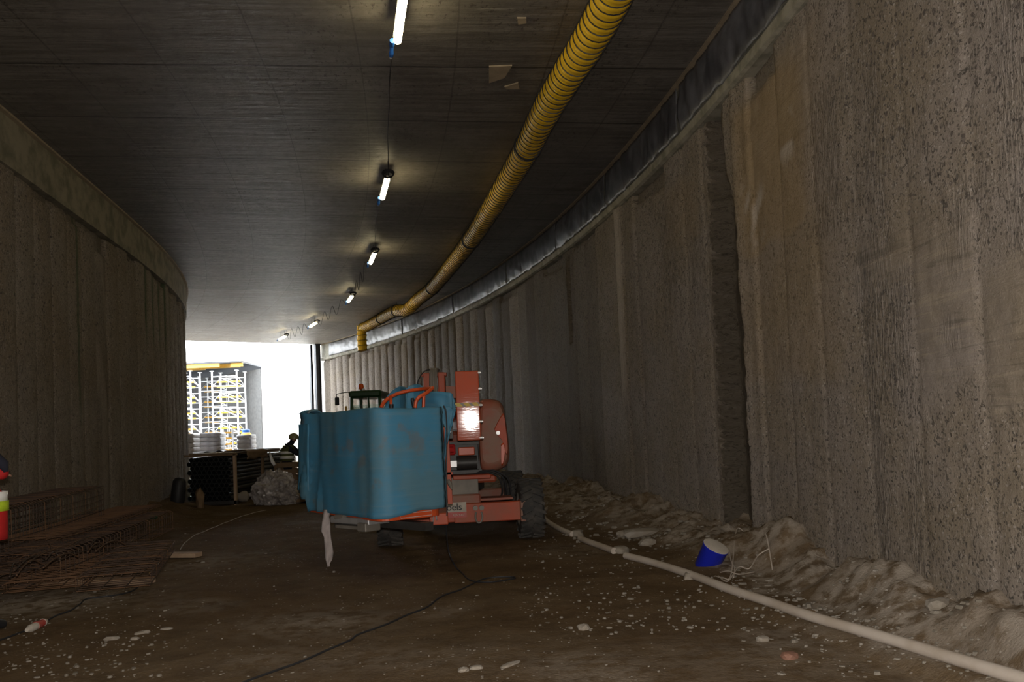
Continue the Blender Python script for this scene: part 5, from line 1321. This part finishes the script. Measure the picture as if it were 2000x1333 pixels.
# ------------------------------------------------------------------ things on the floor
def onfloor(px, py, lift_=0.0):
    z = 0.0
    for _ in range(8):
        p = atz(px, py, z+lift_); z = fheight(p.x, p.y)
    return Vector((p.x, p.y, z+lift_))
def floor_cable(pix, r, mat, name, label, cat, first3d=None):
    pp = ([*first3d] if first3d else [])+[onfloor(x, y, r*.9) for x, y in pix]
    sp = smoothpath(pp, 6)
    k0 = len(first3d)*6 if first3d else 0
    out = []
    for i, p in enumerate(sp):
        if i >= k0: p = Vector((p.x, p.y, fheight(p.x, p.y)+r*.9))
        out.append(p)
    m = MB(); m.tube(out, r, 8); return tag(m.build(name, mat, smooth=True), label, cat)
hang = [aty(868, 1004, 10.3), aty(872, 1040, 10.0), aty(877, 1080, 9.6)]
floor_cable([(893, 1112), (912, 1130), (932, 1137), (960, 1137.5), (992, 1133), (1006, 1130), (1000, 1127.5), (970, 1128), (940, 1133), (905, 1150), (868, 1163), (835, 1186), (790, 1204), (750, 1222), (700, 1240), (684, 1251), (640, 1270), (600, 1288), (540, 1310), (470, 1336), (430, 1352)], .0085, M_black, 'power_cable', 'black cord from the lift looping on the brown floor to the front edge', 'cord', hang)
floor_cable([(-30, 1262), (0, 1251), (30, 1240), (52, 1232)], .0085, M_black, 'power_cable', 'black cord at the lower left, entering the red and white connector', 'cord')
floor_cable([(88, 1215), (110, 1203), (140, 1192), (157, 1180), (165, 1172), (185, 1168), (220, 1164), (250, 1158), (266, 1150), (276, 1140)], .0085, M_black, 'power_cable', 'black cord from the connector to the near end of the rebar cages', 'cord')
floor_cable([(352, 1074), (362, 1060), (382, 1045), (420, 1030), (450, 1018), (490, 1004), (520, 997)], .006, M_hose, 'thin_rope', 'thin dusty rope across the floor beyond the small rebar cage', 'rope')
a = onfloor(52, 1232, .03); b_ = onfloor(90, 1214, .03); d_ = (b_-a)
con = thing('cable_connector', (a+b_)/2, 'dusty red and white cable connector on the floor at lower left', 'connector')
m = MB(); m.tube([a, a+d_*.12, a+d_*.16, a+d_*.45], [.016, .03, .034, .034], 16); m.build('socket', M_lid, con, smooth=True)
m = MB(); m.tube([a+d_*.45, a+d_*.5, a+d_*.82], [.038, .036, .032], 16); m.build('red_sleeve', M_redb, con, smooth=True)
m = MB(); m.tube([a+d_*.82, a+d_*.86, a+d_], [.036, .034, .02], 16); m.build('end_ring', M_lid, con, smooth=True)
# white hose in three visible runs
def hose(pix, r, label, bury=0.0):
    pp = [atz(x, y, float(np.interp(x, [q[0] for q in PIPE], [q[2] for q in PIPE]))) for x, y in pix]; out = []
    out = smoothpath(pp, 6)
    for _ in range(3): out = [out[0]]+[Vector((q.x, q.y, (out[i-1].z+q.z*2+out[i+1].z)/4 if True else 0)) for i, q in list(enumerate(out))[1:-1]]+[out[-1]]
    m = MB(); m.tube(out, [r*(1+.03*nz(i*.3, 2)) for i in range(len(out))], 16); return m
segs = [([(1085, 990), (1070, 994), (1061, 1002), (1064, 1014), (1078, 1025), (1098, 1036), (1118, 1044)], 'curled far end of the dusty white hose beside the lift wheel'),
        ([(1133, 1052), (1150, 1059), (1175, 1068), (1199, 1077)], 'short middle run of white hose between two dirt patches'),
        ([(1222, 1086), (1262, 1096), (1300, 1107), (1360, 1127), (1420, 1150), (1500, 1176), (1578, 1203), (1700, 1238), (1800, 1268), (1900, 1298), (2000, 1328), (2110, 1362)], 'long dusty white hose running along the right spoil heap to the corner')]
for pix, lb in segs:
    m = hose(pix, .040, lb); o = m.build('white_hose', M_hose, smooth=True); tag(o, lb, 'hose', 'dusty white hose along the right side')
# couplings
for q in ((1578, 1203), (1360, 1127)):
    p = atz(*q, .07); m = MB(); p.z = max(fheight(p.x, p.y)+.026, .035)
# clods covering the hose
def lump(px, py, sx_, sy_, sz_, seed, mat, label, cat, grp=None):
    p = onfloor(px, py, 0); return chunk(cat.replace(' ', '_'), (p.x, p.y, p.z+sz_*.2), (sx_, sy_, sz_), seed, mat, label, cat, grp, rz=seed)
lump(1126, 1047, .11, .10, .07, 1.3, M_stone, 'clod covering the gap between far and middle hose runs', 'earth clod')
lump(1211, 1080, .12, .10, .07, 2.3, M_stone, 'clod covering the gap between middle and long hose runs', 'earth clod')
lump(1582, 1207, .05, .05, .05, 3.3, M_brownwood, 'small brown clod on the near side of the long hose', 'earth clod')
lump(1348, 1130, .10, .06, .05, 4.3, M_stone, 'pale clod beside the hose left of the blue can', 'earth clod')
# blue can with dusty lid
p = onfloor(1382, 1078); can = thing('paint_can', p, 'tilted glossy blue can with a dust-covered top, half buried in spoil', 'can')
Mx = Matrix.Translation(p+Vector((-.03, 0, -.06)))@Matrix.Rotation(math.radians(24), 4, 'X')@Matrix.Rotation(math.radians(20), 4, 'Y')
m = MB(); m.lathe([(.118, 0), (.125, .01), (.138, .26), (.142, .265), (.142, .285)], 36, Mx); m.build('can_body', M_bluecan, can, smooth=True)
m = MB(); m.lathe([(.14, .275), (.140, .290), (.12, .295), (.005, .292)], 36, Mx); m.build('lid', M_lid, can, smooth=True, label='dusty pale lid')
# tangle of pale cords behind the can
tg = [[(1395, 1090), (1410, 1092), (1425, 1080), (1440, 1068), (1462, 1056), (1480, 1050), (1495, 1058), (1505, 1068)], [(1400, 1088), (1418, 1092), (1440, 1076), (1460, 1064), (1478, 1058), (1500, 1070)],
      [(1418, 1048), (1425, 1062), (1432, 1075), (1430, 1100)], [(1404, 1082), (1420, 1078), (1440, 1082), (1470, 1080)]]
for i, t_ in enumerate(tg):
    pp = []
    for k, (x, y) in enumerate(t_):
        q = onfloor(x, y, .012)
        if sr(q.x, q.y)[1] > 67.75: q = aty(x, y, q.y-1.2*(sr(q.x, q.y)[1]-67.75)-.15)
        q = q+Vector((0, -.02, .05*math.sin(pi*k/(len(t_)-1)))); pp.append(q)
    m = MB(); m.tube(smoothpath(pp, 6), .0065, 6)
    tag(m.build('pale_rope', M_hose, smooth=True), ['longest pale cord of the tangle right of the blue can', 'second pale cord curving inside the tangle', 'short pale cord hanging straight down through the tangle', 'low pale cord crossing the foot of the tangle'][i], 'cord', 'tangled pale cords by the blue can')
floor_cable([(1710, 1219), (1750, 1220), (1785, 1220), (1820, 1229), (1858, 1233)], .005, M_hose, 'pale_wire', 'thin pale wire on the floor below the spoil heap at right', 'wire')
# stones
rocks = [(1500, 1327, .05), (612, 1205, .05), (1455, 1135, 0), (700, 1180, 0)]
named = [((995, 1301), (.10, .03, .012), 'flat pale shard on the floor at the bottom middle', .9), ((930, 1307), (.045, .03, .015), 'small pale flake left of the flat shard at the bottom', .2), ((905, 1312), (.04, .03, .02), 'pair-forming pale chip leftmost of the bottom chips', .4),
         ((218, 1250), (.06, .04, .02), 'pale chip leftmost on the lower left floor', .1), ((278, 1238), (.07, .03, .015), 'long pale chip right of the leftmost one on the lower left floor', .9), ((263, 1250), (.035, .03, .015), 'small pale chip touching the long one on the lower left floor', .2),
         ((326, 1230), (.05, .025, .012), 'flat pale chip farthest right on the lower left floor', .1), ((1140, 1230), (.05, .04, .03), 'angular white stone on the middle floor right of the cord', .3), ((1543, 1286), (.06, .05, .03), 'reddish rounded stone below the long hose', .5), ((1490, 1253), (.05, .035, .025), 'white stone just below the middle of the long hose', .2),
         ((1265, 1065), (.12, .08, .06), 'largest pale stone on the spoil near the open slot', .3), ((1255, 1022), (.30, .16, .07), 'broad pale slab of spilled grout at the wall foot', .1), ((1215, 1012), (.10, .08, .06), 'grey stone left of the grout slab at the wall foot', .8), ((1800, 1205), (.06, .05, .04), 'white stone on the spoil heap at lower right', .2), ((1830, 1175), (.1, .07, .05), 'pale lump high on the right spoil heap', .6)]
for i, ((x, y), sz, lb, rz) in enumerate(named):
    p = onfloor(x, y); mt = M_stone
    if 'reddish' in lb: mt = simple('reddish_stone', (0.24, 0.12, 0.08), 0.8)
    chunk('stone', (p.x, p.y, p.z+sz[2]*.4), sz, i+11, mt, lb, 'stone', None, rz=rz, sub=2)
rs_ = random.Random(5)
def scatter(n, boxpx, smin, smax):
    out = []
    for _ in range(n):
        x = rs_.uniform(boxpx[0], boxpx[2]); y = rs_.uniform(boxpx[1], boxpx[3]); p = onfloor(x, y)
        if sr(p.x, p.y)[1] > 67.9 or sr(p.x, p.y)[1] < rleft(sr(p.x, p.y)[0])+.2: continue
        s_ = rs_.uniform(smin, smax)*rs_.uniform(.3, .8); out.append((p, s_))
    return out
sc = scatter(420, (1020, 1045, 1480, 1240), .010, .035)+scatter(260, (1450, 1190, 1990, 1325), .008, .03)+scatter(300, (0, 1150, 330, 1325), .008, .028)+scatter(260, (380, 1130, 1300, 1325), .006, .02)+scatter(240, (1080, 960, 1420, 1060), .02, .06)+scatter(350, (1420, 1090, 1990, 1200), .015, .05)+scatter(120, (1000, 940, 1250, 1010), .02, .06)+scatter(70, (300, 1000, 700, 1120), .01, .03)
m = MB()
for p, s_ in sc:
    R_ = Rz(rs_.uniform(0, 3)); a = rs_.uniform(.8, 1.8); hh = rs_.uniform(.3, .8); n = 6; ring = []; ring2 = []
    for k in range(n):
        th = 2*pi*k/n; q = rs_.uniform(.7, 1.1); ring.append(p+R_@Vector((s_*a*q*math.cos(th), s_*q*math.sin(th), -.004))); ring2.append(p+R_@Vector((s_*a*q*.7*math.cos(th), s_*q*.7*math.sin(th), s_*hh)))
    m.add(ring+ring2, [(k, (k+1) % n, n+(k+1) % n, n+k) for k in range(n)]+[tuple(range(n, 2*n))])
o = m.build('gravel', M_gravel); tag(o, 'pale chips and gravel strewn over the earth floor and spoil', 'gravel', None, 'stuff')
